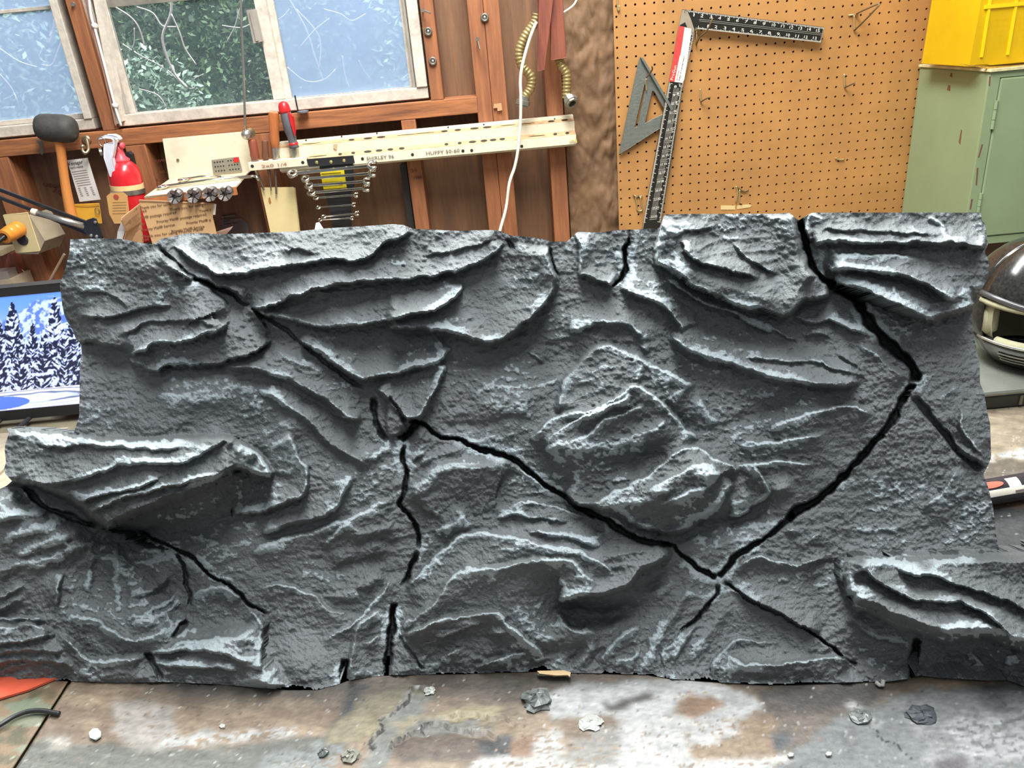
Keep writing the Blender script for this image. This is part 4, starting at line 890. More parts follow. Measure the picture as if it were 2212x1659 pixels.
# lumps of dried paint and chips
def lump(cx, cy, r, h, seed, m, name, label, group=None):
    rg = np.random.RandomState(seed); V, F = [], []; nr, na = 5, 14; base = PZ(cx, cy, BZ+.001)
    for i in range(nr+1):
        f_ = i/nr
        for k in range(na):
            a_ = 2*math.pi*k/na; rr = r*math.cos(f_*math.pi/2)*(1+rg.uniform(-.28, .28)) if i < nr else 1e-4
            V.append((base[0]+rr*math.cos(a_)*1.2, base[1]+rr*math.sin(a_), base[2]+h*math.sin(f_*math.pi/2)*(1+rg.uniform(-.2, .2))))
    for i in range(nr):
        for k in range(na): F.append((i*na+k, i*na+(k+1) % na, (i+1)*na+(k+1) % na, (i+1)*na+k))
    F.append(tuple(range(na-1, -1, -1)))
    return tag(mk(name, (V, F), m), label, 'debris', group)
gm = mat('dried grey paint', C(92, 96, 94), var=.5, vs=60, rough=.4, bump=.5); wm = mat('dried white paint', C(150, 152, 146), var=.2, rough=.5)
lump(1160, 1514, .016, .012, 1, gm, 'plaster_lump', 'crumbly grey-green lump on the cardboard below the hollow of the panel')
lump(1862, 1548, .010, .005, 2, gm, 'plaster_lump', 'small grey lump in front of the bottom right rock slab')
lump(1990, 1546, .014, .007, 3, mat('dark lump', C(62, 66, 70), bump=.4), 'plaster_lump', 'dark grey lump on the grey-painted right end of the cardboard')
lump(757, 1635, .009, .008, 4, mat('white crumb', C(120, 118, 108), bump=.5), 'plaster_lump', 'small white crumbly lump below the long tear')
lump(699, 1628, .005, .006, 5, gm, 'metal_bead', 'round grey bead near the bottom edge left of the tear')
lump(1276, 1562, .011, .004, 6, wm, 'paint_blob', 'round white blob on brown patch in the middle')
lump(928, 1493, .006, .004, 7, wm, 'paint_blob', 'pale blob in the shadow under the lower middle slab')
o = mk('paint_flake', prism([PZ(a, b, BZ+.004) for a, b in ((192, 1582), (200, 1574), (210, 1573), (218, 1580), (217, 1590), (206, 1597), (194, 1593))], (0, 0, -.002)), mat('mint flake', C(188, 208, 198))); tag(o, 'pale mint paint flake on the left of the cardboard', 'debris')
for k, q in enumerate((((1790, 1628), 'white chip right of the bluish paint square'), ((1708, 1630), 'white chip just beside the bluish paint square'), ((480, 1568), 'thin white curl on the brown left part'))):
    x, y = q[0]; o = mk('paint_flake', prism([PZ(x+a, y+b, BZ+.003) for a, b in ((-7, 0), (-2, -5), (7, -3), (5, 3), (-3, 4))], (0, 0, -.002)), wm); tag(o, q[1], 'debris')
o = mk('masking_tape_scrap', prism([PZ(a, b, BZ+.012) for a, b in ((1160, 1449), (1218, 1448), (1233, 1452), (1231, 1462), (1226, 1458), (1200, 1459), (1165, 1455))], (0, .004, -.006)), mat('tan scrap', C(176, 150, 112))); tag(o, 'tan scrap sticking out below the lower middle slab', 'debris')
o = mk('foam_crumb', tube([PZ(1893, 1474, BZ+.004), PZ(1900, 1480, BZ+.004), PZ(1906, 1480, BZ+.005), PZ(1908, 1468, BZ+.010)], .0025), wm); tag(o, 'little bent white crumb under the bottom right of the panel', 'debris')

# monitor on the left
YM = 1.66
t = thing('monitor', 'black-framed monitor showing snowy fir trees, left of the rock panel', 'monitor', PZ(60, 925, BZ))
qd = [P(a, b, YM) for a, b in ((-560, 668), (176, 608), (196, 893), (-520, 962))]
A_, B_ = qd[0], qd[1]
xl, xr = P(-420, 660, YM)[0], P(178, 608, YM)[0]; zt = P(60, 617, YM)[2]; zb = P(60, 904, YM)[2]
sxl, sxr = xl+.012, xr-.010; szt, szb = P(60, 637, YM)[2], P(60, 883, YM)[2]
mk('bezel', prism(rect(xl, xr, zb, zt, YM), (0, .03, 0), [rect(sxl, sxr, szb, szt, YM)]), blk, t, bevel=.001)
nx_, nz_ = 420, 250; xs = np.linspace(sxl, sxr, nx_); zs = np.linspace(szb, szt, nz_); XX, ZZ = np.meshgrid(xs, zs)
u, v = proj(np.stack([XX, np.full(XX.shape, YM+.002), ZZ], -1)); v = v+.09*(u-60)   # along the screen's own rows
v = 640+(szt-ZZ)/(szt-szb)*245; u = u-0
img = np.zeros(XX.shape+(3,)); img[:] = np.array(C(92, 138, 226))
img = img+(np.array(C(150, 176, 236))-img)*sstep((v-650)/90)[..., None]
mt = fbm(u/40, v/22, 4, 2); m = sstep((v-(668-40*sstep((u-20)/60)+30*mt))/12); img = img+((np.array(C(84, 112, 190))+(np.array(C(176, 196, 244))-np.array(C(84, 112, 190)))*sstep((fbm(u/9, v/7, 3, 4)-.42)*5)[..., None])-img)*m[..., None]
rg = np.random.RandomState(3)
for tx, ty, s_ in [(118, 650, 1.2), (26, 652, 1.25), (70, 700, .8), (-20, 700, .9), (160, 668, 1.1), (-70, 660, 1.2), (-130, 690, 1.), (-190, 650, 1.2), (-250, 680, 1.), (-310, 660, 1.1), (0, 690, .8), (95, 715, .8), (140, 720, .9), (45, 720, .8), (-40, 730, .9), (-100, 730, .9), (-160, 730, .9), (-220, 730, .9), (-280, 730, .9)]:
    hgt = 840-ty; f_ = (v-ty)/hgt; wd = 34*s_*np.clip(f_, 0, 1)**.8*(.75+.25*np.abs(np.sin((v-ty)/8.+np.abs(u-tx)*.18)))+2
    m = ((np.abs(u-tx) < wd*(1.0+.5*(vnoise(u/4, v/4, 9)-.5))) & (f_ > 0) & (v < 846))
    sn = vnoise(u/4.2+tx, (v+np.abs(u-tx)*.7)/3.2, 13)*.7+vnoise(u/9, v/6, 19)*.5
    tc_ = np.array(C(16, 24, 56))+(np.array(C(186, 200, 250))-np.array(C(16, 24, 56)))*sstep((sn-.55)*4)[..., None]
    img = np.where(m[..., None], tc_, img)
m = v > 842; base_ = np.array(C(176, 190, 236)); ring = np.sin((((u-60)/190)**2+((v-862)/17)**2)*9+fbm(u/30, v/8, 2, 4)*2)
gr = base_+(np.array(C(232, 214, 206))-base_)*sstep(ring*1.5+.4)[..., None]; gr = gr*(1-.75*sstep((-ring-.55)*2.2)*(v < 872))[..., None]
img = np.where(m[..., None], gr, img)
m = ((u+10)/74)**2+((v-868)/15)**2 < 1; img = np.where(m[..., None], np.array(C(78, 112, 206)), img)
a = (np.arange(nz_-1)[:, None]*nx_+np.arange(nx_-1)).ravel()
scm = vcmat('lit screen', rough=.3, emit=.75)
so_ = mk('screen', (np.stack([XX, np.full(XX.shape, YM+.002), ZZ], -1).reshape(-1, 3), [tuple(q) for q in np.stack([a, a+1, a+nx_+1, a+nx_], 1)]), scm, t, label='snowy fir trees on the lit screen')
setpaint(so_, img.reshape(-1, 3))
bb = PZ(66, 925, BZ)
for q in ((-.07), (.0)): mk('stand_leg', tube([(P(70, 905, YM)[0]+q, YM+.02, zb+.005), (P(64, 930, YM)[0]+q-.01, YM-.05+q*.2, BZ-.003)], .005, 8), blk, t)
mk('stand_leg', tube([(xr-.01, YM+.02, zb+.005), (xr-.005, YM+.04, BZ-.003)], .005, 8), blk, t)
# red bowl behind the monitor
q = PZ(128, 938, BZ)
t = thing('bowl', 'reddish bowl behind the lower edge of the monitor', 'bowl', (q[0]+.01, q[1]+.175, BZ))
mk('dish', lathe((q[0]+.01, q[1]+.175, BZ), (0, 0, 1), [(0, .03), (.003, .035), (.030, .085), (.033, .085), (.032, .080), (.006, .03)], 28), mat('red clay', C(190, 80, 66), rough=.4), t, smooth=True)
mk('rim', tube([(q[0]+.01+.0855*math.cos(a), q[1]+.175+.0855*math.sin(a), BZ+.033) for a in np.linspace(0, 2*math.pi, 33)], .003, 6, False), redp, t, smooth=True)
o = mk('paper_stack', J(box(-1.75, -1.02, 1.28, 1.60, BZ-.002, BZ+.006), box(-1.7, -1.06, 1.3, 1.56, BZ+.006, BZ+.012)), mat('beige papers', C(160, 146, 122), var=.25)); tag(o, 'pale papers on the bench in front of the monitor', 'papers')

# helmet on the grey machine, right
bx0 = PZ(2126, 886, BZ)
mx0, my0 = bx0[0]-.03, bx0[1]
zt_ = P(2140, 843, my0)[2]
t = thing('tool_case', 'low machine with silver top and black front under the dark helmet', 'machine', (mx0+.3, my0+.15, BZ))
mk('body', box(mx0, mx0+.62, my0, my0+.42, BZ+.001, zt_-.012), mat('black enamel', (.02, .02, .018), rough=.35, var=.5, vs=30), t, bevel=.004)
mk('top_plate', box(mx0-.004, mx0+.624, my0-.006, my0+.43, zt_-.012, zt_), mat('dusty aluminium', C(140, 144, 134), rough=.38, metal=.6, var=.12), t, bevel=.005)
for k in range(4): mk('front_rib', box(mx0+.02+k*.075, mx0+.025+k*.075, my0-.003, my0, BZ+.006, zt_-.016), iron, t)
Rh = .124; hy_ = my0+.118; hx_ = P(2238, 690, hy_)[0]
hz0 = zt_; hzm = hz0+.121; SY = 1.12
t = thing('helmet', 'glossy black helmet with open face and padded lining, on the silver plate', 'helmet', (hx_, hy_, hz0))
hb = mat('glossy black shell', (.016, .016, .015), rough=.16, var=.6, vs=160)
def hpt(R, el, az, dx=0): return (hx_+R*math.cos(el)*math.cos(az), hy_+R*SY*math.cos(el)*math.sin(az), hzm+R*1.1*math.sin(el)+dx)
def shell(R, z0a, z1a, azs, nu=30, nv=12):
    V = []; F = []
    for i in range(nv+1):
        e2 = z0a+(z1a-z0a)*i/nv
        for k in range(nu+1): V.append(hpt(R, e2, azs[0]+(azs[1]-azs[0])*k/nu))
    for i in range(nv):
        for k in range(nu): a = i*(nu+1)+k; F.append((a, a+1, a+nu+2, a+nu+1))
    return V, F
def addsolid(o, th): s_ = o.modifiers.new('thick', 'SOLIDIFY'); s_.thickness = th; s_.offset = -1
D2 = math.pi
o = mk('shell', shell(Rh, .20, D2/2, (-D2, D2), nu=44), hb, t, smooth=True); addsolid(o, .005)
o = mk('shell_rear', shell(Rh, -.50, .20, (-.10, D2+.10), nu=30), hb, t, smooth=True); addsolid(o, .005)
o = mk('chin_bar', shell(Rh*1.01, -1.0, -.42, (-D2, D2), nu=44, nv=6), hb, t, smooth=True); addsolid(o, .010)
mk('visor_rim', tube([hpt(Rh*1.01, .20+.06*math.cos(a*2), a) for a in np.linspace(-D2, 0, 26)], .0055, 8), mat('grey black rim', (.05, .05, .052), rough=.25), t, smooth=True)
mk('chin_rim', tube([hpt(Rh*1.0, -.42, a) for a in np.linspace(-D2, 0, 26)], .003, 8), steel, t, smooth=True)
pad = mat('grey green padding', C(150, 146, 118), var=.2, rough=.9)
o = mk('lining', shell(Rh*.93, -.9, 1.3, (-.25, D2+.25), nu=28), pad, t, smooth=True)
mk('brow_pad', tube([hpt(Rh*.96, .16, a) for a in np.linspace(-D2, 0, 22)], .007, 8), pad, t, smooth=True)
mk('chin_pad', tube([hpt(Rh*.93, -.46, a) for a in np.linspace(-D2*.9, -D2*.1, 22)], .010, 8), pad, t, smooth=True)
for az in (-D2+.12, -.12):
    c_ = np.array(hpt(Rh*.90, -.40, az)); mk('cheek_pad', lathe(c_, (0, .12, 1), [(0, .006), (.008, .015), (.045, .016), (.062, .010), (.066, .003)], 14), pad, t, smooth=True)
for k in range(2): mk('ear_fold', tube(smoothpts([hpt(Rh*.84, -.02-.2*k, a) for a in (2.9, 2.5, 2.1, 1.7)]), .007, 8), pad, t, smooth=True)
for k in range(3): mk('vent_slot', tube([hpt(Rh*1.02, -.60-.07*k, a) for a in np.linspace(-2.75, -2.25, 6)], .0018, 6), iron, t)
lr = [hpt(Rh*1.035, el, az) for az, el in ((-2.0, -.56), (-1.4, -.56), (-1.4, -.74), (-1.92, -.74))]
mk('red_decal', prism(lr, (0, .008, 0)), redp, t)
# roll with printed label, right
tb_ = thing('spray_can', 'dark can with printed label and red oval, lying behind the right rock slab', 'can', PZ(2190, 1125, BZ))
qa = PZ(2140, 1118, BZ); r_ = .021; c0 = np.array((qa[0]-.02, qa[1]+.03, BZ+r_+.002)); dd = np.array((.97, .12, 0)); dd /= np.linalg.norm(dd)
mk('body', lathe(c0, dd, [(0, .012), (.001, r_), (.16, r_), (.17, .012)], 30), mat('can dark', C(44, 40, 44), rough=.3), tb_, smooth='edge')
fr_, fa, fb = frame(dd)
def cyl_patch(t0, t1, a0, a1, R, n=10):
    V = []; F = []
    for i in range(n+1):
        an = a0+(a1-a0)*i/n; rad = np.array((0, 0, 1))*math.sin(an)+np.cross(dd, (0, 0, 1))*math.cos(an)
        for tt in (t0, t1):
            for rr in (R, R-.0006): V.append(tuple(c0+dd*tt+rad*rr))
    for i in range(n):
        a = i*4; F += [(a, a+2, a+6, a+4), (a, a+4, a+5, a+1), (a+2, a+3, a+7, a+6)]
    return V, F
mk('label_band', cyl_patch(.008, .16, .25, .75, r_+.0006), mat('label white', C(196, 190, 176)), tb_)
mk('label_stripe', cyl_patch(.055, .075, .75, 1.5, r_+.0006), mat('label cream', C(222, 206, 176)), tb_)
V = []; 
for k in range(20):
    a = 2*math.pi*k/20; tt = .026+.022*math.cos(a); an = 1.15+.26*math.sin(a); rad = np.array((0, 0, 1))*math.sin(an)+np.cross(dd, (0, 0, 1))*math.cos(an); V.append(tuple(c0+dd*tt+rad*(r_+.0012)))
mk('red_oval', (V, [tuple(range(20))]), mat('oval red', C(206, 84, 66)), tb_)
for k, (a, b) in enumerate(((.062, .078), (.084, .10), (.108, .118))): mk('print_block', cyl_patch(a, b, .3, .48+.06*(k % 2), r_+.001), mat('print grey', C(104, 92, 90)), tb_)

# ---------------------------------------------------------------- green cabinet and yellow basket
cabg = mat('green enamel', C(134, 150, 114), rough=.38, var=.06, vs=6); rust = mat('rust', C(112, 70, 52), rough=.8)
czt = P(2029, 140, 2.25)[2]; cyf = PZ(2141, 155, czt)[1]; cx0 = P(2141, 155, cyf)[0]; czb = P(2136, 526, cyf)[2]; cx1 = cx0+.46
t = thing('metal_cabinet', 'pale green steel cabinet with hinged door, in front of the pegboard on the right', 'cabinet', (cx0+.2, (cyf+2.25)/2, czb))
mk('carcass', box(cx0, cx1, cyf+.004, 2.25, czb, czt), cabg, t, bevel=.004)
dx0 = P(2160, 180, cyf)[0]-.002; dz1 = P(2165, 167, cyf)[2]; dz0 = P(2134, 511, cyf)[2]
mk('face_frame', prism(rect(cx0, cx1, czb, czt, cyf), (0, .004, 0), [rect(dx0, cx1-.02, dz0, dz1, cyf)]), cabg, t, bevel=.001)
door = mk('door', box(dx0+.002, cx1-.022, cyf-.003, cyf+.003, dz0+.002, dz1-.002), cabg, t, bevel=.003)
mk('handle', J(box(cx1-.07, cx1-.055, cyf-.02, cyf-.003, (dz0+dz1)/2-.04, (dz0+dz1)/2+.04)), steel, door, bevel=.002)
for a, b in (((2149, 218), (2141, 279)), ((2117, 418), (2110, 460))):
    A_, B_ = P(*a, cyf-.004), P(*b, cyf-.004); A_[0] = B_[0] = dx0-.001
    mk('hinge', J(tube([A_, A_*.7+B_*.3], .0042, 8), tube([A_*.68+B_*.32, A_*.34+B_*.66], .0042, 8), tube([A_*.32+B_*.68, B_], .0042, 8)), cabg, t, smooth='edge')
def decal_side(px, py, w_, h_):   # paint chipped off the cabinet's left side
    d = ray(px, py); k = cx0/d[0]; p = CP+d*k; return prism([(cx0-.0006, p[1]-w_, p[2]-h_), (cx0-.0006, p[1]-w_*.6, p[2]+h_*.9), (cx0-.0006, p[1]+w_*.5, p[2]+h_), (cx0-.0006, p[1]+w_, p[2]-h_*.7)], (.0008, 0, 0))
for q in ((2055, 162, .006, .005), (2050, 190, .008, .007), (2075, 296, .004, .018)): mk('rust_spot', decal_side(*q), rust, t)
for a, b in (((2139, 165), (2137, 185)), ((2122, 312), (2114, 340)), ((2112, 363), (2109, 400)), ((2100, 430), (2096, 452))):
    mk('rust_spot', prism([P(a[0]-1.5, a[1], cyf-.0006), P(a[0]+1.5, a[1], cyf-.0006), P(b[0]+1.5, b[1], cyf-.0006), P(b[0]-1, b[1], cyf-.0006)], (0, .0008, 0)), rust, t)
mk('top_board', box(cx0-.004, cx1, cyf-.006, 2.249, czt, czt+.006), mat('cream edge', C(206, 196, 150), var=.2, vs=60), t)
t2 = thing('storage_crate', 'brown box between the bench and the green cabinet, behind the helmet', 'box', (cx0+.2, 2.08, BZ))
cbm = mat('brown box', C(96, 66, 52), var=.2)
mk('box_body', box(cx0-.02, cx1, cyf+.07, 2.25, BZ-.003, czb-.03), cbm, t2, bevel=.003); mk('box_lid', box(cx0-.025, cx1+.005, cyf+.06, 2.252, czb-.03, czb-.0005), cbm, t2, bevel=.002)
o = mk('black_cable', ptube([(2004, 300), (1999, 328), (2003, 360), (2005, 395), (1996, 425), (1983, 458), (1976, 480)], 2.20, .0028), blk, smooth=True); tag(o, 'thin black cord hanging beside the left edge of the green cabinet', 'cord')
yel = mat('yellow plastic', C(232, 200, 20), rough=.35, var=.05); yelt = mat('translucent yellow plastic', C(226, 186, 16), rough=.35, var=.05, trans=.0, alpha=.62)
yb = cyf+.03; zb_ = czt+.012; bxl = P(2096, 130, yb)[0]; bxr = bxl+.40; bz1 = zb_+.30
t = thing('basket', 'yellow translucent plastic basket on top of the green cabinet', 'basket', (bxl+.2, yb+.1, zb_))
mk('front_wall', prism([(bxl, yb, zb_+.004), (bxl+.043, yb, zb_+.004), (bxl+.05, yb, zb_), (bxr, yb, zb_), (bxr, yb, bz1), (bxl+.012, yb, bz1)], (0, .003, 0)), yelt, t)
mk('side_wall', prism([(bxl, yb+.003, zb_+.002), (bxl, yb+.22, zb_+.002), (bxl+.012, yb+.22, bz1), (bxl+.012, yb+.003, bz1)], (.003, 0, 0)), yelt, t)
mk('back_wall', box(bxl+.01, bxr, yb+.222, yb+.225, zb_+.002, bz1), yelt, t); mk('base', box(bxl+.004, bxr, yb+.003, yb+.221, zb_, zb_+.003), yelt, t)
for xx in (bxl+.022, bxl+.085, bxl+.15, bxl+.21): mk('rib', box(xx, xx+.006, yb-.003, yb, zb_+.02, bz1), yel, t)
for zz in (zb_+.125, zb_+.215): mk('rib', box(bxl+.014, bxr, yb-.004, yb, zz, zz+.008), yel, t)
V = []; bars = [box(bxl+.02, bxr-.01, yb+.02, yb+.023, zb_+.032+.0125*k, zb_+.036+.0125*k) for k in range(6)]+[box(bxl+.02+.014*k, bxl+.024+.014*k, yb+.02, yb+.0228, zb_+.032, zb_+.096) for k in range(26)]
mk('inner_grid', J(*bars), yel, t)
o = mk('dust_strip', prism([P(a, b, cyf+.01) for a, b in ((2070, 138), (2140, 150), (2212, 146), (2212, 141), (2140, 144))], (0, .006, 0)), mat('yellow dust', C(170, 130, 50), var=.5, vs=80), t, label='dusty yellow crumbs under the basket')

# ---------------------------------------------------------------- steel squares and hooks on the pegboard
sqm = mat('black anodised', C(44, 42, 38), rough=.38, metal=.4); galv = mat('cast aluminium', C(140, 144, 136), rough=.4, metal=.7, var=.12, vs=70, bump=.3, bs=140); wpt = mat('white print', C(222, 218, 206)); edgm = mat('bare edge', C(150, 140, 124), rough=.4, metal=.5)
YS = 2.238
t = thing('framing_square', 'black L-shaped framing square with white scales hanging on the pegboard', 'framing square', P(1405, 500, YS))
Lq = [(1474, 20), (1782, 59), (1773, 92.5), (1502, 62), (1475, 185), (1458, 300), (1424, 500), (1386, 500), (1418, 320), (1445, 176), (1466, 58)]
mk('blade', pp(Lq, YS, .0025), sqm, t)
mk('corner_patch', pp([(1474, 21), (1484, 22), (1492, 40), (1500, 64), (1498, 80), (1489, 70), (1480, 48), (1467, 55)], YS-.0006, .0004), mat('worn silver', C(164, 152, 132), rough=.45, metal=.4), t)
mk('edge_line', J(pp([(1474, 20), (1466, 58), (1445, 176), (1386, 500), (1388.5, 500), (1447.5, 176), (1468.5, 58), (1476, 22)], YS-.0004, .0003), pp([(1782, 59), (1773, 92.5), (1502, 62), (1502.5, 59.5), (1771, 90), (1779, 59)], YS-.0004, .0003)), edgm, t)
lab_ = mk('sticker', pp([(1476, 58), (1493, 62), (1493, 74), (1478, 172), (1474, 179), (1457, 177), (1466, 118)], YS-.0008, .0005), mat('sticker white', C(238, 234, 220)), t, label='white printed sticker')
lab2 = mk('sticker', pp([(1467, 56), (1479, 58), (1473, 100), (1470, 118), (1468, 122), (1457, 177), (1445, 176)], YS-.0009, .0005), mat('sticker red', C(214, 62, 56)), t, label='red printed sticker')
ptext('ProGun', (1453.5, 174), (1462, 142), YS-.0016, 7, wpt, lab2)
ptext('Rafter & Framing Square', (1468, 174), (1479, 120), YS-.0015, 2.6, mat('print dark', C(70, 60, 56)), lab_); ptext('16 x 24 inch', (1463, 174), (1467, 152), YS-.0015, 2.6, mat('print red', C(180, 70, 60)), lab_)
def lerp(a, b, f_): return (a[0]+(b[0]-a[0])*f_, a[1]+(b[1]-a[1])*f_)
def ticks(a, b, inward, n, hook=None):
    q = []
    for i in range(n+1):
        p = lerp(a, b, i/n); ln = 7 if i % 8 == 0 else (4.5 if i % 4 == 0 else 3)
        d = np.array((b[0]-a[0], b[1]-a[1]))/math.hypot(b[0]-a[0], b[1]-a[1])*.45
        q.append(prism([P(p[0]-d[0], p[1]-d[1], YS-.0006), P(p[0]+d[0], p[1]+d[1], YS-.0006), P(p[0]+d[0]+inward[0]*ln, p[1]+d[1]+inward[1]*ln, YS-.0006), P(p[0]-d[0]+inward[0]*ln, p[1]-d[1]+inward[1]*ln, YS-.0006)], (0, .0004, 0)))
    return J(*q)
mk('scale_marks', ticks((1480, 21.5), (1779, 59.5), (-.12, .99), 124), wpt, t, kind='stuff'); mk('scale_marks', ticks((1508, 62.5), (1772, 91.5), (.12, -.99), 108), wpt, t, kind='stuff')
mk('scale_marks', ticks((1500, 72), (1475, 186), (-.98, -.2), 48), wpt, t, kind='stuff'); mk('scale_marks', ticks((1474, 188), (1427, 480), (-.98, -.16), 120), wpt, t, kind='stuff'); mk('scale_marks', ticks((1446, 180), (1390, 480), (.98, .16), 124), wpt, t, kind='stuff')
for k in range(1, 16):
    p = lerp((1477, 30), (1775, 68), k/15.6); ptext(str(k), (p[0]-3, p[1]+2), (p[0]+3.5+(k > 9)*3, p[1]+3), YS-.0012, 5.5, wpt, t, name='numeral')
    if k < 14: p = lerp((1507, 56), (1770, 86), k/13.7); ptext(str(k), (p[0]-3, p[1]), (p[0]+3.5+(k > 9)*3, p[1]+1), YS-.0012, 5.5, wpt, t, name='numeral')
for k in range(21):
    p = lerp((1492, 92), (1422, 470), k/20); ptext(str(k+2), (p[0]-9, p[1]), (p[0]-9+5+(k > 7)*2, p[1]-1), YS-.0012, 5, wpt, t, name='numeral')
    if k > 4: p = lerp((1450, 180), (1397, 480), (k-5)/16); ptext(str(k+3), (p[0]+6, p[1]+10), (p[0]+12, p[1]+9), YS-.0012, 5, wpt, t, name='numeral')
q = []
for k in range(14):
    p = lerp((1461, 200), (1411, 470), k/13)
    for j in range(2): q.append(prism([P(p[0]-8+a, p[1]+b+j*4, YS-.0006) for a, b in ((0, 0), (16, -2), (16, -.6), (0, 1.2))], (0, .0004, 0)))
for j in range(5): q.append(prism([P(a+j*2.6, b, YS-.0006) for a, b in ((1456, 190), (1456.8, 190), (1405.8, 470), (1405, 470))], (0, .0004, 0)))
for j in range(2): q.append(prism([P(a, b+j*3.5, YS-.0006) for a, b in ((1510, 41), (1776, 72), (1776, 72.8), (1510, 41.8))], (0, .0004, 0)))
mk('table_lines', J(*q), mat('grey print', C(150, 146, 136)), t, kind='stuff')
YQ = 2.245
t = thing('speed_square', 'grey cast triangular square hanging behind the black framing square', 'speed square', P(1345, 330, YQ))
mk('plate', pp([(1380, 130), (1384, 124), (1390, 128), (1452, 236), (1440, 268), (1424, 278), (1338, 333), (1339, 322)], YQ, .004, [[(1409, 196), (1413, 197), (1437, 240), (1433, 246), (1393, 266)], [(1395, 172), (1398, 174), (1377, 274), (1371, 275)]]), galv, t, bevel=.0008)
mk('fence', pp([(1384, 124), (1390, 126), (1454, 234), (1451, 240)], YQ-.010, .016), galv, t, bevel=.001)
wire = mat('brass-plated wire', C(196, 180, 130), rough=.4, metal=.7); wired = mat('dark wire', C(110, 92, 66), rough=.5, metal=.5)
def hook(parts, label):
    p0 = parts[0][0]; t = thing('pegboard_hook', label, 'hook', P(p0[0], p0[1], PY-.004))
    for k, pr in enumerate(parts): mk('wire', ptube([(a[0], a[1], a[2] if len(a) > 2 else PY-.004) for a in pr], 0, .0021, 6, 4), wire if k == 0 else (wired if k == 1 else wire), t, smooth=True)
hook([[(1333, -20), (1333, 0), (1334, 18), (1337, 23), (1337.5, 12)]], 'wire hook at the top left corner of the pegboard')
hook([[(1505, 66), (1504.5, 97)], [(1504, 97, PY-.01), (1512, 80, PY-.03), (1527, 66, PY-.05), (1540, 38, PY-.055)], [(1499, 66), (1513, 65)]], 'wire hook under the corner of the framing square')
hook([[(1512.6, 192), (1513, 206), (1514, 220)], [(1514, 220, PY-.005), (1524, 214, PY-.02), (1534, 210, PY-.03)]], 'small L hook right of the framing square blade')
hook([[(1823.6, 160), (1824, 175), (1825, 189)], [(1825, 189, PY-.005), (1836, 184, PY-.02), (1847, 179, PY-.03)]], 'small L hook in the middle of the empty pegboard area')
hook([[(1845, 33), (1845, 50), (1845.5, 66)], [(1845.5, 66, PY-.005), (1870, 42, PY-.04), (1888, 23, PY-.06), (1900, 8, PY-.065), (1870, 20, PY-.04), (1850, 30, PY-.01)], [(1833, 33), (1854, 31)]], 'triangular wire bracket high on the pegboard near the cabinet')
hook([[(1397, 196, YQ-.006), (1395, 180, YQ-.010), (1396, 170, YQ-.012)], [(1396, 168, YQ-.012), (1404, 158, YQ-.02), (1409, 150, YQ-.03), (1408, 143, YQ-.035)]], 'dark hook carrying the grey speed square')
hook([[(1371, 421), (1375, 438), (1377, 454), (1387, 454), (1385, 440), (1384, 426)], [(1368, 421), (1374, 427), (1380, 422)], [(1380, 425), (1388, 424)]], 'looped double hook at the lower left of the pegboard')
hook([[(1590, 402), (1593, 415), (1590, 437)], [(1590, 403), (1605, 413), (1612, 412), (1617, 409)], [(1598, 410), (1597, 425), (1598, 437), (1602, 438)]], 'tangled double hook above the strip of tape')
hook([[(1805, 341), (1812, 345), (1824, 344)]], 'short bent pin stuck low in the right half of the pegboard')
for k, (q, lb) in enumerate((([(1557, 444), (1588, 444), (1588, 453), (1557, 453)], 'left strip of masking tape on the pegboard above the rock panel'), ([(1592, 444), (1620, 441), (1624, 444), (1620, 448), (1592, 452)], 'right strip of masking tape on the pegboard above the rock panel'))):
    o = mk('masking_tape', pp(q, PY-.0012, .0008), mat('masking tape', C(216, 190, 136))); tag(o, lb, 'tape')

# ---------------------------------------------------------------- conduits, boards and white cable
cond = mat('flexible conduit', C(160, 140, 92), rough=.4, metal=.5)
def conduit(pts, Y, r, label, conn=None):
    c = smoothpts([P(a, b, Y) for a, b in pts], 8); L_ = [0]
    for i in range(1, len(c)): L_.append(L_[-1]+np.linalg.norm(c[i]-c[i-1]))
    n = int(L_[-1]/.0022); ss = np.linspace(0, L_[-1], n); cc_ = np.array(c); q = np.stack([np.interp(ss, L_, cc_[:, k]) for k in range(3)], 1)
    t = thing('flexible_conduit', label, 'conduit', q[-1]); mk('ribbed_hose', tube(q, [r*(1+.09*math.sin(i*math.pi/2+.3)) for i in range(n)], 12), cond, t, smooth=True)
    if conn is not None:
        d = np.array(conn[1], float); mk('connector', lathe(conn[0], d, [(0, r*.9), (.002, r*1.2), (.012, r*1.25), (.013, r*1.6), (.024, r*1.6), (.025, r*1.35), (.03, r*1.35), (.03, r*.9), (.015, r*.9)], 8), mat('zinc fitting', C(150, 148, 136), rough=.4, metal=.7), t)
conduit([(1160, 30), (1154, 50), (1133, 81), (1122, 112), (1127, 141), (1147, 166), (1145, 192), (1131, 212)], 2.20, .0118, 'coiling ribbed conduit behind the white cable', (P(1133, 206, 2.20), (-.3, 0, -1)))
conduit([(1206, 120), (1213, 142), (1223, 160), (1224, 188), (1223, 212)], 2.20, .0118, 'ribbed conduit with open metal connector below the brown board', (P(1226, 209, 2.20), (.35, -.75, -.6)))
brd = wood('red brown board', C(104, 52, 38), C(142, 78, 56), 'z', 10)
for q, lb in (([(1165, -60), (1196, -60), (1195, 0), (1176, 150), (1162, 153)], 'left red-brown board hanging from above beside the conduits'), ([(1194, -60), (1215, -60), (1216, 5), (1223, 125), (1191, 128), (1189, 60)], 'right red-brown board hanging over the conduit end')):
    o = mk('hanging_board', pp(q, 2.165 if 'left' in lb else 2.178, .018), brd, bevel=.002); tag(o, lb, 'board')
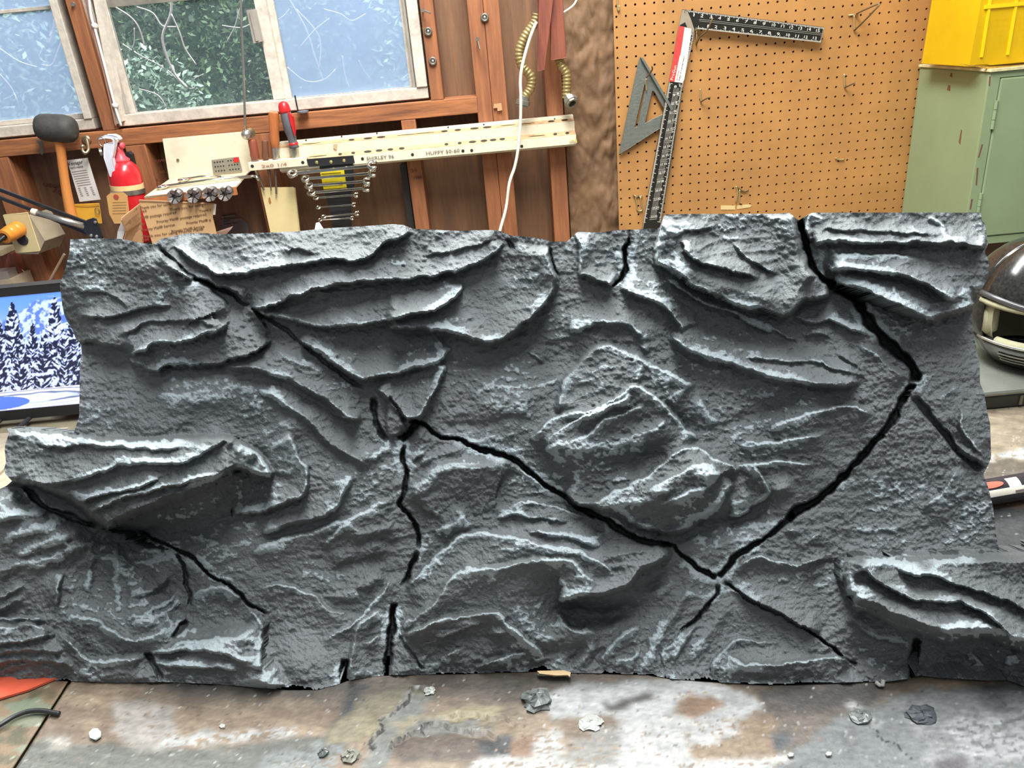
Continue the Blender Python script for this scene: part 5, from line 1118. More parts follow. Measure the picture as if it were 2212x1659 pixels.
o = mk('white_cable', ptube([(1159, 47, 2.14), (1150, 68, 2.14), (1141, 94, 2.14), (1131, 130, 2.14), (1125.6, 157, 2.14), (1124, 180, 2.14), (1125, 200, 2.14), (1125, 232, 2.14), (1124, 266, 2.14), (1119, 323, 2.13), (1112, 360, 2.13), (1100.5, 395, 2.12), (1093, 450, 2.12), (1080, 498, 2.11), (1072, 540, 2.1)], 0, .0042, 10), mat('white cable sheath', C(226, 220, 204), rough=.35), smooth=True)
tag(o, 'thick white cable hanging down the middle of the wall', 'cable')
o = mk('white_cable', ptube([(1210, 30), (1222, 24), (1240, 10), (1250, -10)], 2.2, .0028), MATS['white cable sheath'], smooth=True); tag(o, 'short white wire at the top behind the hanging boards', 'cable')
for (x, y), lb in (((925, 68), 'upper washer on the stud right of the windows'), ((935, 132), 'lower washer on the stud right of the windows'), ((1047, 38), 'washer on the double stud')):
    c_ = P(x, y, 2.268); t = thing('eyelet', lb, 'eyelet', c_)
    mk('ring', tube([c_+np.array((.008*math.cos(a), -.003, .008*math.sin(a))) for a in np.linspace(0, 2*math.pi, 17)], .0035, 8, False), iron, t, smooth=True); mk('screw', lathe(c_+np.array((0, .002, 0)), (0, -1, 0), [(0, .003), (.007, .004), (.008, .001)], 10), steel, t)
for (a, b), lb in ((((1031, 84), (1037, 106)), 'bent nail on the double stud near the top'), (((913, 22), (930, 28)), 'bent nail at the top of the stud right of the windows')):
    o = mk('nail', J(tube([P(a[0], a[1], 2.27), P(a[0], a[1], 2.245), P(b[0], b[1], 2.24)], .0022, 6), lathe(P(a[0], a[1], 2.244), (0, -1, 0), [(0, .005), (.002, .005)], 10)), iron); tag(o, lb, 'nail')
o = mk('plastic_clip', pp([(1067, 225), (1083, 223), (1085, 238), (1075, 240), (1074, 233), (1066, 234)], 2.262, .006), mat('amber clip', C(190, 150, 110), rough=.4)); tag(o, 'small amber clip on the double stud above the rail', 'clip')

# ---------------------------------------------------------------- slotted white rail
RY = 2.268
ra, rb = P(600, 304, 2.24), P(1239, 253, 2.24)
rx0, rx1 = float(ra[0]), float(rb[0]); rzt = float(ra[2]+rb[2])/2; kk = 1/740.; kr = 1/1150.
prof = [(RY, 0), (2.250, -.001), (2.249, -9*kr), (2.226, -16*kr), (2.225, -45*kr), (2.200, -54*kr), (2.199, -82*kr), (2.215, -88*kr), (2.215, -90*kr), (RY, -91*kr)]
pr3 = [(rx0, y, rzt+z) for y, z in prof]
t = thing('slotted_rail', 'long cream slotted steel rail fixed across the studs under the right window', 'rail', (rx0, RY, rzt-91*kr))
mk('rail_body', prism(pr3, (rx1-rx0, 0, 0)), whi, t)
rtan = mat('grimy ledge', C(186, 152, 112), var=.3, vs=50)
for (y0, z0), (y1, z1) in (((2.249, -9*kr), (2.226, -16*kr)), ((2.225, -45*kr), (2.200, -54*kr))):
    nn = .0004; mk('ledge', ([(rx0, y0, rzt+z0+nn), (rx1, y0, rzt+z0+nn), (rx1, y1, rzt+z1+nn), (rx0, y1, rzt+z1+nn)], [(0, 3, 2, 1)]), rtan, t)
def ledgept(px, lev, f_):
    (y0, z0), (y1, z1) = (((2.249, -9*kr), (2.226, -16*kr)), ((2.225, -45*kr), (2.200, -54*kr)))[lev]; y = y0+(y1-y0)*f_; z = rzt+z0+(z1-z0)*f_+.0008
    d = ray(px, 300); return np.array((d[0]/d[1]*y, y, z))
for lev, lst in ((0, ((759, 6), (795, 9), (824, 9), (962, 7), (991, 7), (1027, 9), (1055, 9), (1193, 7), (1222, 7), (670, 20), (880, 22), (920, 20), (1140, 18), (1100, 17))), (1, ((729, 4), (758, 4), (963, 4), (992, 4), (680, 20), (790, 8), (815, 7), (840, 6), (865, 6), (1020, 8), (1045, 7), (1065, 7), (1085, 6), (1160, 18), (1200, 4), (1226, 4)))):
    for px, w_ in lst:
        c_ = ledgept(px, lev, .5); d0 = ledgept(px, lev, .2)-ledgept(px, lev, .8); hw = w_*kk; thin = .16 if w_ > 12 else .5
        mk('slot', ([tuple(c_+np.array((hw*math.cos(a), 0, 0))+d0*thin*math.sin(a)) for a in np.linspace(0, 2*math.pi, 11)[:-1]], [tuple(range(10))]), dark, t)
def dot(px, py, Y, r, parent, name='hole', m=dark): mk(name, lathe(P(px, py, Y), (0, -1, 0), [(-.002, r), (.0005, r), (.0006, r*.3)], 12), m, parent)
for px, py in ((783, 343), (891, 334), (1000, 326), (1019, 325), (1127, 316), (654, 353)): dot(px, py, 2.199, .0042, t)
for px, py in ((661, 303), (738, 295), (814, 288), (968, 275), (1045, 269), (1198, 257)): dot(px, py, 2.2495, .0022, t)
pen = mat('pencil', C(96, 88, 80)); ptext('SHIRLEY 96', (792, 346), (851, 341), 2.1975, 7, pen, t); ptext('HUFFY 50-60', (920, 335), (993, 328), 2.1975, 7, pen, t)
mk('chip', pp([(720, 312), (728, 311), (727, 324), (720, 320)], 2.222, .003), mat('tan chip', C(190, 166, 130)), t)
mk('yellow_tie', ptube([(1230, 306), (1238, 303), (1246, 308), (1244, 299)], 2.195, .0012), mat('yellow wire', C(200, 186, 90)), t)
# block holding the chisels, left end
t = thing('tool_rack', 'cream steel rack strip at the left end of the rail, holding chisels and screwdriver', 'rack', P(600, 366, 2.19))
a0, a1 = P(536, 358, 2.19), P(664, 350, 2.19); zt_, zb_2 = float(P(600, 346, 2.19)[2]), float(P(600, 364, 2.19)[2])
mk('front_strip', box(a0[0], a1[0], 2.19, 2.194, zb_2, zt_), whi, t, bevel=.001); mk('top_plate', box(a0[0], a1[0], 2.194, 2.235, zt_-.003, zt_), whi, t)
dot(545, 359, 2.19, .0045, t); dot(654, 351, 2.19, .0045, t); ptext('2x0 1/4', (565, 362), (620, 357), 2.1885, 6, mat('red pencil', C(170, 120, 90)), t)
def tool(name, label, cat, parts):
    t = thing(name, label, cat, P(parts[0][1][0], parts[0][1][1], 2.212))
    for nm, a, b, ra_, rb_, m, sh in parts:
        A_, B_ = P(*a, 2.212), P(*b, 2.212); l_ = np.linalg.norm(B_-A_); pr = [(l_*f, (ra_+(rb_-ra_)*f)*s_) for f, s_ in sh]
        mk(nm, lathe(A_, B_-A_, pr, 14), m, t, smooth='edge')
hdl = [(0, .55), (.04, .9), (.12, 1), (.55, .95), (.8, 1.05), (.93, .95), (1, .7)]; st_ = [(0, 1), (1, 1)]
brn = mat('brown handle', C(132, 70, 52), rough=.4); wdh = mat('varnished handle', C(176, 104, 58), rough=.35, stretch=(5, 5, 1))
tool('chisel', 'short reddish-brown handled chisel, leftmost in the rack', 'chisel', [('handle', (544, 301), (552, 345), .0115, .012, brn, hdl), ('shank', (553, 366), (557, 378), .004, .004, steel, st_), ('blade', (557, 378), (571, 411), .0035, .002, iron, st_)])
tool('chisel', 'dark notched brown handle second from the left in the rack', 'chisel', [('handle', (572, 302), (574, 345), .009, .0095, mat('dark brown handle', C(104, 66, 44), rough=.5), hdl), ('shank', (580, 366), (582, 376), .004, .004, iron, st_), ('blade', (582, 376), (586, 412), .0022, .0015, iron, st_)])
tool('chisel', 'long round wooden-handled chisel with steel ferrule', 'chisel', [('handle', (591, 240), (594, 320), .0145, .0120, wdh, hdl), ('ferrule', (594, 319), (596, 343), .0095, .0085, steel, st_), ('blade', (595, 366), (597, 419), .003, .0025, iron, st_)])
gry = mat('grey rubber', C(92, 92, 96), rough=.55)
t = thing('screwdriver', 'red and grey handled screwdriver, rightmost in the rack', 'screwdriver', P(640, 345, 2.21))
mk('grip', lathe(P(614, 232, 2.21), P(634, 312, 2.21)-P(614, 232, 2.21), [(-.006, .004), (0, .012), (.01, .0145), (.035, .0155), (.06, .0155), (.075, .0125), (.088, .0112), (.10, .0125), (.106, .0135)], 20), gry, t, smooth=True)
mk('red_cap', lathe(P(611, 222, 2.21), P(634, 312, 2.21)-P(611, 222, 2.21), [(-.004, .003), (0, .011), (.008, .0145), (.020, .0158), (.026, .0150)], 20), redp, t, smooth=True)
mk('red_inlay', pp([(622, 242), (632, 252), (637, 284), (636, 292), (628, 268)], 2.194, .012), redp, t, bevel=.001)
mk('collar', lathe(P(633, 308, 2.21), P(635, 316, 2.21)-P(633, 308, 2.21), [(0, .0125), (.005, .0135), (.008, .011)], 18), redp, t, smooth=True)
mk('shank', lathe(P(635, 316, 2.21), P(638, 342, 2.21)-P(635, 316, 2.21), [(0, .009), (.033, .009)], 14), steel, t, smooth='edge')
# hanging rod
t = thing('hanging_rod', 'thin steel rod with ball joint hanging in front of the middle window', 'rod', P(531, 290, 2.2))
mk('rod', ptube([(518, -80), (521, 40), (526, 160), (530, 282)], 2.2, .0032, 8), steel, t, smooth=True)
mk('ball', lathe(P(532, 291, 2.2)-np.array((0, 0, .013)), (0, 0, 1), [(0, .002), (.003, .009), (.008, .0125), (.013, .0135), (.018, .0125), (.023, .009), (.026, .002)], 18), steel, t, smooth=True)
mk('knuckle', lathe(P(541, 287, 2.215), (.3, -1, 0), [(0, .006), (.002, .013), (.007, .013), (.009, .006)], 16), mat('bronze knuckle', C(150, 130, 100), rough=.3, metal=.8), t, smooth='edge')

t = thing('marker_stand', 'thin black spike on a grey puck standing on the window sill plank', 'spike', P(650, 244, 2.25))
mk('puck', lathe(P(655, 245, 2.255), (0, 0, 1), [(0, .010), (.002, .016), (.006, .016), (.008, .008)], 16), gry, t, smooth='edge'); mk('spike', ptube([(644, 240), (640, 222), (637, 206)], 2.255, .0022, 6), blk, t)

# ---------------------------------------------------------------- wrench rack
YR = 2.19
t = thing('wrench_holder', 'black hanging wrench holder with yellow label under the rail', 'rack', P(725, 490, YR))
mk('head_plate', pp([(663, 345), (762, 337), (765, 352), (668, 360)], YR-.004, .006), blk, t, bevel=.001)
mk('back_strip', pp([(690, 358), (762, 352), (766, 400), (758, 420), (760, 500), (722, 502), (716, 470), (708, 440), (696, 400)], YR+.004, .004), blk, t)
yl = mk('yellow_label', pp([(691, 370), (743, 367), (749, 405), (699, 409)], YR+.0025, .001), mat('yellow card', C(226, 206, 30)), t)
for k in range(5):
    if k != 2: mk('print_line', pp([(694+k, 375+k*6.5), (736+k, 372+k*6.5), (736.3+k, 374+k*6.5), (694.5+k, 377+k*6.5)], YR+.0017, .0005), mat('olive print', C(120, 110, 20)), yl)
for a, b in ((684, 351), (743, 347), (715, 350)): mk('rivet', lathe(P(a, b, YR-.004), (0, -1, 0), [(0, .005), (.002, .004), (.003, .001)], 10), mat('brass', C(200, 184, 120), metal=.8, rough=.3), t)
chr_ = mat('chrome', C(214, 210, 200), rough=.16, metal=1, var=.05)
wl = [((632, 375), (806, 357), 9.5, 'topmost and longest'), ((660, 386), (806, 374), 8, 'second from the top'), ((668, 401), (794, 391), 8, 'third from the top'), ((673, 416), (793, 406), 8, 'fourth from the top'), ((683, 427), (770, 421), 5.5, 'fifth from the top'), ((688, 448), (765, 442), 4.5, 'sixth from the top'), ((700, 468), (772, 461), 5, 'seventh from the top'), ((692, 475), (761, 471), 4.2, 'lowest')]
for a, b, r, lb in wl:
    A_, B_ = P(*a, YR-.014), P(*b, YR-.014); d = B_-A_; l_ = np.linalg.norm(d); d /= l_; up = np.cross(d, (0, 1, 0)); up = up if up[2] > 0 else -up; fy = np.array((0, -1., 0)); R_ = r*kk
    t = thing('wrench', 'chrome combination wrench, %s on the black holder' % lb, 'wrench', (A_+B_)/2, 'wrenches on the holder')
    s0, s1 = A_+d*R_*.8, B_-d*R_*.8; v_ = []
    mk('shaft', obox((s0+s1)/2, (s1-s0)/2, up*R_*.34, fy*R_*.30), chr_, t, bevel=R_*.12)
    # ring end lies tilted towards the viewer, jaw end stands edge on
    ax = fy*.55+np.array((0, 0, .83))
    fr_, ua, ub = frame(ax); mk('ring_end', tube([A_+(ua*math.cos(q)+ub*math.sin(q))*R_*.85 for q in np.linspace(0, 2*math.pi, 19)], R_*.42, 8, False), chr_, t, smooth=True)
    ua = d; ub = np.cross(ax, d); ub /= np.linalg.norm(ub)
    arc = [B_+(ua*-math.cos(q)+ub*math.sin(q))*R_*1.0 for q in np.linspace(-2.35, 2.35, 15)]; mk('jaw_end', tube(arc, [R_*.30]+[R_*.46]*13+[R_*.30], 8), chr_, t, smooth=True)

# ---------------------------------------------------------------- white panel, small shelf and what it holds
YB = 2.262
t = thing('shelf', 'cream painted panel with a small worn shelf below the sill', 'shelf', P(430, 400, 2.1))
mk('back_panel', pp([(351, 300), (531, 284), (546, 367), (520, 384), (367, 398)], YB, .006), whi, t)
shz = float(P(367, 388, YB)[2]); q = [PZ(a, b, shz) for a, b in ((367, 386), (541, 366), (520, 391), (508, 404), (311, 425))]
mk('shelf_board', prism(q, (0, 0, -.004)), mat('worn cream board', C(216, 190, 150), col2=C(226, 212, 182), rough=.5, vs=14), t)
fr0, fr1 = q[4], q[3]; mk('front_edge', obox((fr0+fr1)/2-np.array((0, -.004, .010)), (fr1-fr0)/2, (0, .004, 0), (0, 0, .010)), mat('orange edge', C(176, 106, 60), var=.3), t)
dot(384, 346, YB-.002, .004, t, 'screw', iron)
pz_ = mk('drill_gauge', pp([(457, 346), (515, 339), (523, 370), (461, 376)], YB-.004, .003), mat('gauge grey', C(128, 124, 110), rough=.5), None); tag(pz_, 'grey drill gauge plate with rows of holes on the cream panel', 'gauge')
t = thing('gauge_marks', 'black hole rows', 'marks', (0, 0, 0)) if False else None
hl_ = []
for r_i in range(3):
    for k in range(9):
        if k == 4: continue
        f_ = (k+1)/10; a = lerp((457, 346), (515, 339), f_); b = lerp((461, 376), (523, 370), f_); p = lerp(a, b, (r_i+.6)/3.2); hl_.append(lathe(P(p[0], p[1], YB-.0042), (0, -1, 0), [(0, .0022), (.0004, .0022)], 8))
ORG[pz_] = ORG[pz_]; mk('hole_row', J(*hl_), dark, pz_); mk('red_tag', pp([(504, 341), (515, 340), (516, 350), (505, 351)], YB-.0055, .001), redp, pz_)
for a, b, rr, lb in (((350, 404), (545, 381), .0045, 'long steel rod wrench lying across the small shelf'), ((396, 388), (470, 381), .004, 'shorter steel wrench lying behind on the small shelf')):
    A_, B_ = PZ(*a, shz+.006), PZ(*b, shz+.006); t = thing('steel_wrench', lb, 'wrench', (A_+B_)/2)
    mk('shaft', tube([A_, A_*.5+B_*.5+np.array((0, 0, .003)), B_], rr, 8), chr_, t, smooth=True); mk('end_ring', tube([A_+np.array((.011*math.cos(q), .011*math.sin(q), 0)) for q in np.linspace(0, 2*math.pi, 15)], .004, 8, False), chr_, t, smooth=True)
    mk('end_hook', tube([B_, B_+np.array((.012, -.004, -.002)), B_+np.array((.016, -.006, -.012))], rr, 8), chr_, t, smooth=True)
for k, (x, y) in enumerate(((375, 426), (415, 424), (451, 421), (484, 420))):
    c_ = P(x, y, 1.955); t = thing('drill_chuck', 'dark steel six-jawed socket bit under the shelf front, %s' % ('leftmost', 'second from the left', 'third from the left', 'rightmost')[k], 'socket bit', c_, 'socket bits under the shelf')
    R_ = .0165; mk('body', lathe(c_+np.array((0, .04, .003)), (0, -1, -.12), [(0, R_*.5), (.002, R_*.8), (.026, R_*.95), (.027, R_*.5)], 20), mat('gun metal', C(98, 92, 90), rough=.4, metal=.6), t, smooth='edge')
    for j in range(6):
        a0 = j*math.pi/3+k*.35; pts = [(.42, a0+.16), (1, a0+.12), (1.05, a0+.5), (1, a0+.9), (.42, a0+.88)]
        mk('jaw', prism([c_+np.array((R_*r_*math.cos(a_), 0 if r_ > .5 else .004, R_*r_*math.sin(a_))) for r_, a_ in pts], (0, .016, .002)), mat('jaw steel', C(150, 142, 138), rough=.35, metal=.6), t)
# small sign and paper pad
t = thing('tool_card', 'grey printed card with bolt hanging low beside the cardboard box', 'card', P(505, 500, 2.357))
mk('card', pp([(477, 474), (522, 471), (536, 485), (538, 508), (482, 512)], 2.357, .002), mat('grey card', C(104, 94, 90)), t); mk('bolt', J(ptube([(484, 468), (510, 465)], 2.352, .003), lathe(P(481, 469, 2.352), (1, 0, .1), [(0, .005), (.005, .005)], 8)), iron, t)
ptext('KATZ', (484, 480), (498, 478), 2.3555, 4, dark, t); ptext('Cutting Tool', (482, 486), (512, 482), 2.3555, 4, dark, t)
o = thing('paper_pad', 'cream paper pad hanging below the chisels', 'pad', P(603, 500, 2.22))
mk('top_sheet', pp([(563, 405), (634, 404), (645, 500), (585, 506)], 2.222, .001), mat('cream paper', C(226, 206, 152), var=.06), o); mk('sheets', pp([(565, 407), (637, 406), (648, 502), (588, 508)], 2.2235, .008), mat('cream paper edge', C(206, 186, 136)), o)
mk('stain', pp([(580, 428), (583, 426), (586, 438), (583, 442), (580, 436)], 2.2214, .0004), mat('brown stain', C(176, 120, 60)), o)
o = mk('bottle_nozzle', lathe(P(690, 500, 2.1)*(1, 1, 0)+np.array((0, 0, BZ-.006)), (0, 0, 1), [(0, .03), (P(690, 500, 2.1)[2]-BZ, .03), (P(690, 500, 2.1)[2]-BZ+.006, .028), (P(690, 500, 2.1)[2]-BZ+.012, .012), (P(690, 500, 2.1)[2]-BZ+.03, .005)], 18), MATS['white plastic'], smooth=True); tag(o, 'white bottle nozzle peeking over the rock panel below the wrenches', 'bottle')

# ---------------------------------------------------------------- left wall: extinguisher, mallet, papers
YE = 2.17
t = thing('fire_extinguisher', 'red fire extinguisher with white lever strapped to the wall by the sill', 'fire extinguisher', P(290, 480, YE))
ex = mat('red enamel', C(206, 36, 44), rough=.25, var=.05)
b0, b1 = P(262, 346, YE), P(300, 520, YE); ax = (b0-b1); ln_ = np.linalg.norm(ax); R_ = .0415
mk('cylinder', lathe(b1, ax, [(0, R_*.9), (.004, R_), (ln_-.040, R_), (ln_-.026, R_*.94), (ln_-.013, R_*.78), (ln_-.004, R_*.55), (ln_, R_*.35)], 36), ex, t, smooth=True)
axn = ax/ln_; nb = b0-axn*.004
mk('neck', lathe(nb, axn, [(0, .021), (.006, .022), (.014, .013), (.030, .010), (.040, .012)], 20), mat('pink red plastic', C(206, 74, 84), rough=.4), t, smooth=True)
mk('valve_head', obox(nb+axn*.044+np.array((-.010, -.002, 0)), (.022, 0, -.003), (0, .008, 0), (0, 0, .007)), mat('dark red', C(140, 40, 50), rough=.4), t, bevel=.003)
mk('nozzle', lathe(P(256, 316, YE), (1, -.3, .1), [(0, .006), (.008, .009), (.016, .008)], 14), MATS['pink red plastic'], t, smooth=True)
wl_ = mat('white lever', C(216, 216, 224), rough=.35)
mk('carry_lever', pp([(213, 301), (217, 296), (228, 292.5), (244, 292), (253, 295), (257, 300), (255, 305), (246, 303), (240, 299.5), (226, 298.5), (218, 300)], YE-.02, .018), wl_, t, bevel=.002)
mk('squeeze_lever', pp([(226, 312), (243, 308), (246, 300), (249, 301), (248, 318), (245, 334), (243, 342), (251, 384), (238, 380), (229, 352), (224.5, 340), (224, 320)], YE-.036, .012), wl_, t, bevel=.003)
mk('pull_ring', tube([P(220, 306, YE-.02)+np.array((.009*math.cos(q), 0, .012*math.sin(q))) for q in np.linspace(0, 2*math.pi, 19)], .0015, 6, False), steel, t, smooth=True)
mk('gauge', lathe(P(222, 328, YE-.005), (-1, -.5, 0), [(0, .006), (.002, .011), (.008, .011), (.009, .004)], 16), steel, t, smooth='edge')
sc_ = b1+axn*(np.linalg.norm(b1-b0)-.088)
mk('strap', lathe(sc_, axn, [(0, R_+.0004), (.0002, R_+.002), (.012, R_+.002), (.0122, R_+.0004)], 36), steel, t, smooth='edge')
mk('buckle', J(obox(sc_+axn*.006+np.array((-.010, -R_-.004, 0)), (.016, 0, -.0015), (0, .0025, 0), (0, 0, .007)), obox(sc_+axn*.006+np.array((-.010, -R_-.008, 0)), (.009, 0, 0), (0, .002, 0), (0, 0, .004))), steel, t, bevel=.001)
mk('wall_bracket', pp([(268, 330), (276, 328), (283, 334), (288, 356), (288, 400), (276, 400), (268, 350)], 2.215, .02), blk, t)
mk('instruction_label', lathe(sc_+axn*.0125, axn, [(0, R_+.0002), (.0001, R_+.0008), (.013, R_+.0008), (.0131, R_)], 36), mat('cream label', C(232, 196, 140)), t, smooth='edge')
o = thing('paper_tag', 'manila tag with red reinforced hole hanging in front of the extinguisher', 'tag', P(260, 480, 2.10))
mk('card', pp([(230, 424), (238, 417), (266, 416), (275, 423), (280, 466), (273, 483), (247, 483), (236, 462)], 2.105, .0012), mat('manila', C(206, 158, 96), var=.06), o); mk('eyelet', lathe(P(251, 425.5, 2.105), (0, -1, 0), [(0, .007), (.0008, .007), (.001, .002)], 16), mat('rust red', C(176, 74, 56)), o)
for k in range(5): mk('ruled_line', pp([(243, 437+k*6), (272, 436+k*6), (272, 436.7+k*6), (243, 437.7+k*6)], 2.1042, .0006), mat('faint print', C(160, 116, 70)), o)
# printed paper
o = thing('instruction_sheet', 'white printed sheet headed Voyager pinned below the sill beside the mallet', 'paper', P(190, 436, 2.255))
mk('sheet', pp([(145, 346), (189, 341), (217, 431), (172, 436)], 2.255, .001), mat('white paper', C(214, 208, 198), var=.05), o)
prn = mat('black print', C(60, 56, 56))
ptext('Voyager', (147.5, 358), (180, 352.5), 2.2535, 7.5, prn, o); ptext('AUTO MARINE', (153, 365), (180, 361), 2.2535, 3.5, prn, o)
for k in range(7): mk('print_line', pp([(155+k*2.0, 371+k*5.0), (187+k*1.6, 366.5+k*5.0), (187.2+k*1.6, 367.8+k*5.0), (155.2+k*2.0, 372.3+k*5.0)], 2.2543, .0005), mat('grey print lines', C(140, 134, 130)), o)
for k in range(5):
    for j in range(3): mk('print_line', pp([(168+k*1.6+j*13, 406-j*1.2+k*4), (173+k*1.6+j*13, 405.5-j*1.2+k*4), (173.3+k*1.6+j*13, 407.2-j*1.2+k*4), (168.3+k*1.6+j*13, 407.7-j*1.2+k*4)], 2.2543, .0005), MATS['grey print lines'], o)
o = thing('envelope', 'small yellow envelope below the printed sheet', 'envelope', P(190, 482, 2.252))
mk('pouch', pp([(161, 442), (213, 440), (219, 482), (167, 480)], 2.252, .003), mat('yellow envelope', C(226, 168, 52), var=.1), o, bevel=.001); mk('flap', pp([(161, 442), (213, 440), (214, 445), (190, 447), (163, 446)], 2.2505, .001), mat('envelope flap', C(206, 146, 46)), o)
mk('keyring', tube([P(210, 456, 2.246)+np.array((.006*math.cos(q), 0, .009*math.sin(q))) for q in np.linspace(0, 2*math.pi, 15)], .001, 6, False), iron, o)
# mallet
YH = 2.215
t = thing('mallet', 'black rubber mallet with orange wooden handle hanging over the sill', 'mallet', P(157, 478, YH))
c0m, c1m = P(80, 274, YH), P(163, 280, YH); dm = c1m-c0m; lm = np.linalg.norm(dm)
mk('head', lathe(c0m, dm, [(0, .020), (.004, .029), (.014, .0345), (.03, .036), (lm-.03, .037), (lm-.012, .034), (lm-.003, .027), (lm, .018)], 22), mat('black rubber', C(62, 60, 56), var=.3, vs=30, rough=.7, bump=.4), t, smooth=True)
hp_ = [P(a, b, YH) for a, b in ((126, 284), (127, 300), (132, 330), (137, 370), (143, 410), (152, 455), (160, 484))]
mk('handle', tube(smoothpts(hp_, 3), [.0125, .0125, .013, .0125, .012, .0125, .012, .012, .012, .0118, .0118, .012, .0125, .013, .0135, .014, .0145, .0145, .0135], 16), wood('orange handle', C(196, 118, 50), C(216, 140, 70), 'z', 6), t, smooth=True)
t = thing('coat_hook', 'brass coat hook on the sill between mallet and extinguisher', 'hook', P(188, 310, 2.268))
hm = mat('tarnished brass', C(168, 152, 122), rough=.35, metal=.8)
mk('plate', lathe(P(187, 302, 2.269), (0, -1, 0), [(0, .013), (.003, .012), (.005, .006)], 16), hm, t, smooth=True); mk('arm', ptube([(187, 300, 2.262), (190, 312, 2.25), (191, 324, 2.235), (185, 331, 2.225), (179, 326, 2.225), (178, 317, 2.228)], 0, .0045, 8), hm, t, smooth=True)
mk('tip', lathe(P(178, 316, 2.228)-np.array((0, 0, .005)), (0, 0, 1), [(0, .003), (.003, .0065), (.007, .0065), (.010, .003)], 12), hm, t, smooth=True)
t = thing('hanging_key', 'small grey key dangling from a nail on the sill under the mallet head', 'key', P(90, 320, 2.26))
mk('bow', pp([(76, 300), (90, 306), (92, 318), (84, 313)], 2.262, .002), iron, t); mk('shank', pp([(84, 305), (91, 304), (94, 330), (91, 335), (87, 330)], 2.259, .002), iron, t)
# outlet with orange plug
t = thing('outlet_box', 'cream outlet plate with a dark socket at the left edge', 'outlet', P(60, 545, 2.2))
mk('junction_box', prism([P(a, b, 2.185) for a, b in ((40, 472), (62, 464), (97, 520), (83, 548), (40, 548))], (.02, .075, 0)), mat('grey steel box', C(160, 146, 122), var=.15), t, bevel=.001)
mk('cover_plate', pp([(7, 465), (58, 460), (85, 542), (35, 546)], 2.18, .005), mat('ivory', C(206, 188, 138), var=.05), t, bevel=.001)
mk('socket', lathe(P(49, 518, 2.18), (0, -1, 0), [(0, .0155), (.003, .015), (.004, .011), (.001, .008)], 20), mat('dark socket', C(44, 40, 46)), t, smooth='edge')
t = thing('power_plug', 'orange cylindrical plug with black cord stuck in the outlet plate', 'plug', P(40, 494, 2.17))
A_, B_ = P(43, 492, 2.178), P(8, 512, 2.115)
mk('plug_body', lathe(A_, B_-A_, [(0, .019), (.004, .0215), (.022, .0215), (.024, .020), (.026, .0215), (.044, .021), (.046, .0195), (.048, .0205), (.064, .019), (.066, .012), (.060, .010)], 26), mat('orange plastic', C(226, 142, 56), rough=.35), t, smooth='edge')
mk('cord', tube(smoothpts([A_+(B_-A_)*.85, B_, P(-20, 535, 2.09), P(-70, 580, 2.07)]), .0062, 10), blk, t, smooth=True)
# lamp arm
YL = 2.0
t = thing('lamp_arm', 'black and chrome articulated lamp arm reaching in from the left edge', 'lamp', P(205, 515, YL))
def bar(a, b, w_, m, Y=YL, th=.008, nm='arm_bar'):
    A_, B_ = P(*a, Y), P(*b, Y); d = B_-A_; up = np.cross(d, (0, 1, 0)); up = up/np.linalg.norm(up)*w_
    mk(nm, obox((A_+B_)/2, d/2, up, (0, th, 0)), m, t, bevel=.001)
bar((-70, 383), (192, 483), .0048, blk, YL+.012, .003); bar((-70, 400), (68, 453), .0045, blk, YL-.006, .003); bar((64, 452), (205, 510), .0048, blk, YL+.002, .003)
mk('spring_tube', ptube([(76, 459), (184, 489)], YL-.012, .0078, 14), steel, t, smooth=True); mk('end_cap', lathe(P(66, 456, YL-.012), P(80, 460, YL-.012)-P(66, 456, YL-.012), [(0, .004), (.003, .0085), (.014, .009), (.018, .006)], 14), whi, t, smooth=True)
mk('joint_plate', pp([(181, 481), (190, 475), (200, 472), (206, 474), (211, 487), (221, 513), (214, 524), (196, 514), (180, 496)], YL-.018, .006), blk, t, bevel=.001)
for a, b in ((206, 480), (197, 509), (209, 511)): mk('rivet', lathe(P(a, b, YL-.018), (0, -1, 0), [(0, .0045), (.003, .0035), (.004, .001)], 10), steel, t)
# handwriting on the plywood
dk = mat('ink brown', C(92, 44, 26)); ptext('CREGAR', (93, 402), (133, 408), 2.3585, 8, dk, wall); ptext('3/8', (112, 413), (134, 424), 2.3585, 14, dk, wall)
ptext('KIWI', (335, 351), (357, 349), 2.268, 6, dk, wall); ptext('HOLE', (342, 375), (357, 373), 2.268, 5, dk, wall); ptext('8756', (338, 393), (362, 390), 2.268, 7, dk, wall)
ptext('24', (888, 373), (901, 371), 2.268, 8, dk, wall); ptext('1985', (892, 388), (912, 386), 2.268, 6, dk, wall)
o = mk('wooden_stick', ptube([(139, 549), (124, 576), (103, 615), (98, 625), (30, 760)], 2.0, .0035, 8), mat('stick', C(150, 120, 96))); tag(o, 'thin wooden stick leaning behind the monitor', 'stick')
o = mk('wire_nail', ptube([(24, 566), (30, 566), (58, 592)], 2.24, .0013, 6, 1), wire); tag(o, 'thin bent brass wire on the left stud above the monitor', 'wire')
t = thing('wall_shelf', 'grey and brown shelf end at the left edge above the monitor', 'shelf', P(10, 600, 2.2))
xs0 = P(-120, 600, 2.2)[0]; xs1 = P(20, 580, 2.2)[0]
mk('upper_lip', box(xs0, xs1, 2.19, 2.26, sz(0, 553, 2.19), sz(0, 541, 2.19)), mat('pale lip', C(170, 150, 120), var=.2), t); mk('back_board', box(xs0, xs1+.01, 2.22, 2.26, sz(0, 600, 2.2), sz(0, 553, 2.2)), brd, t)
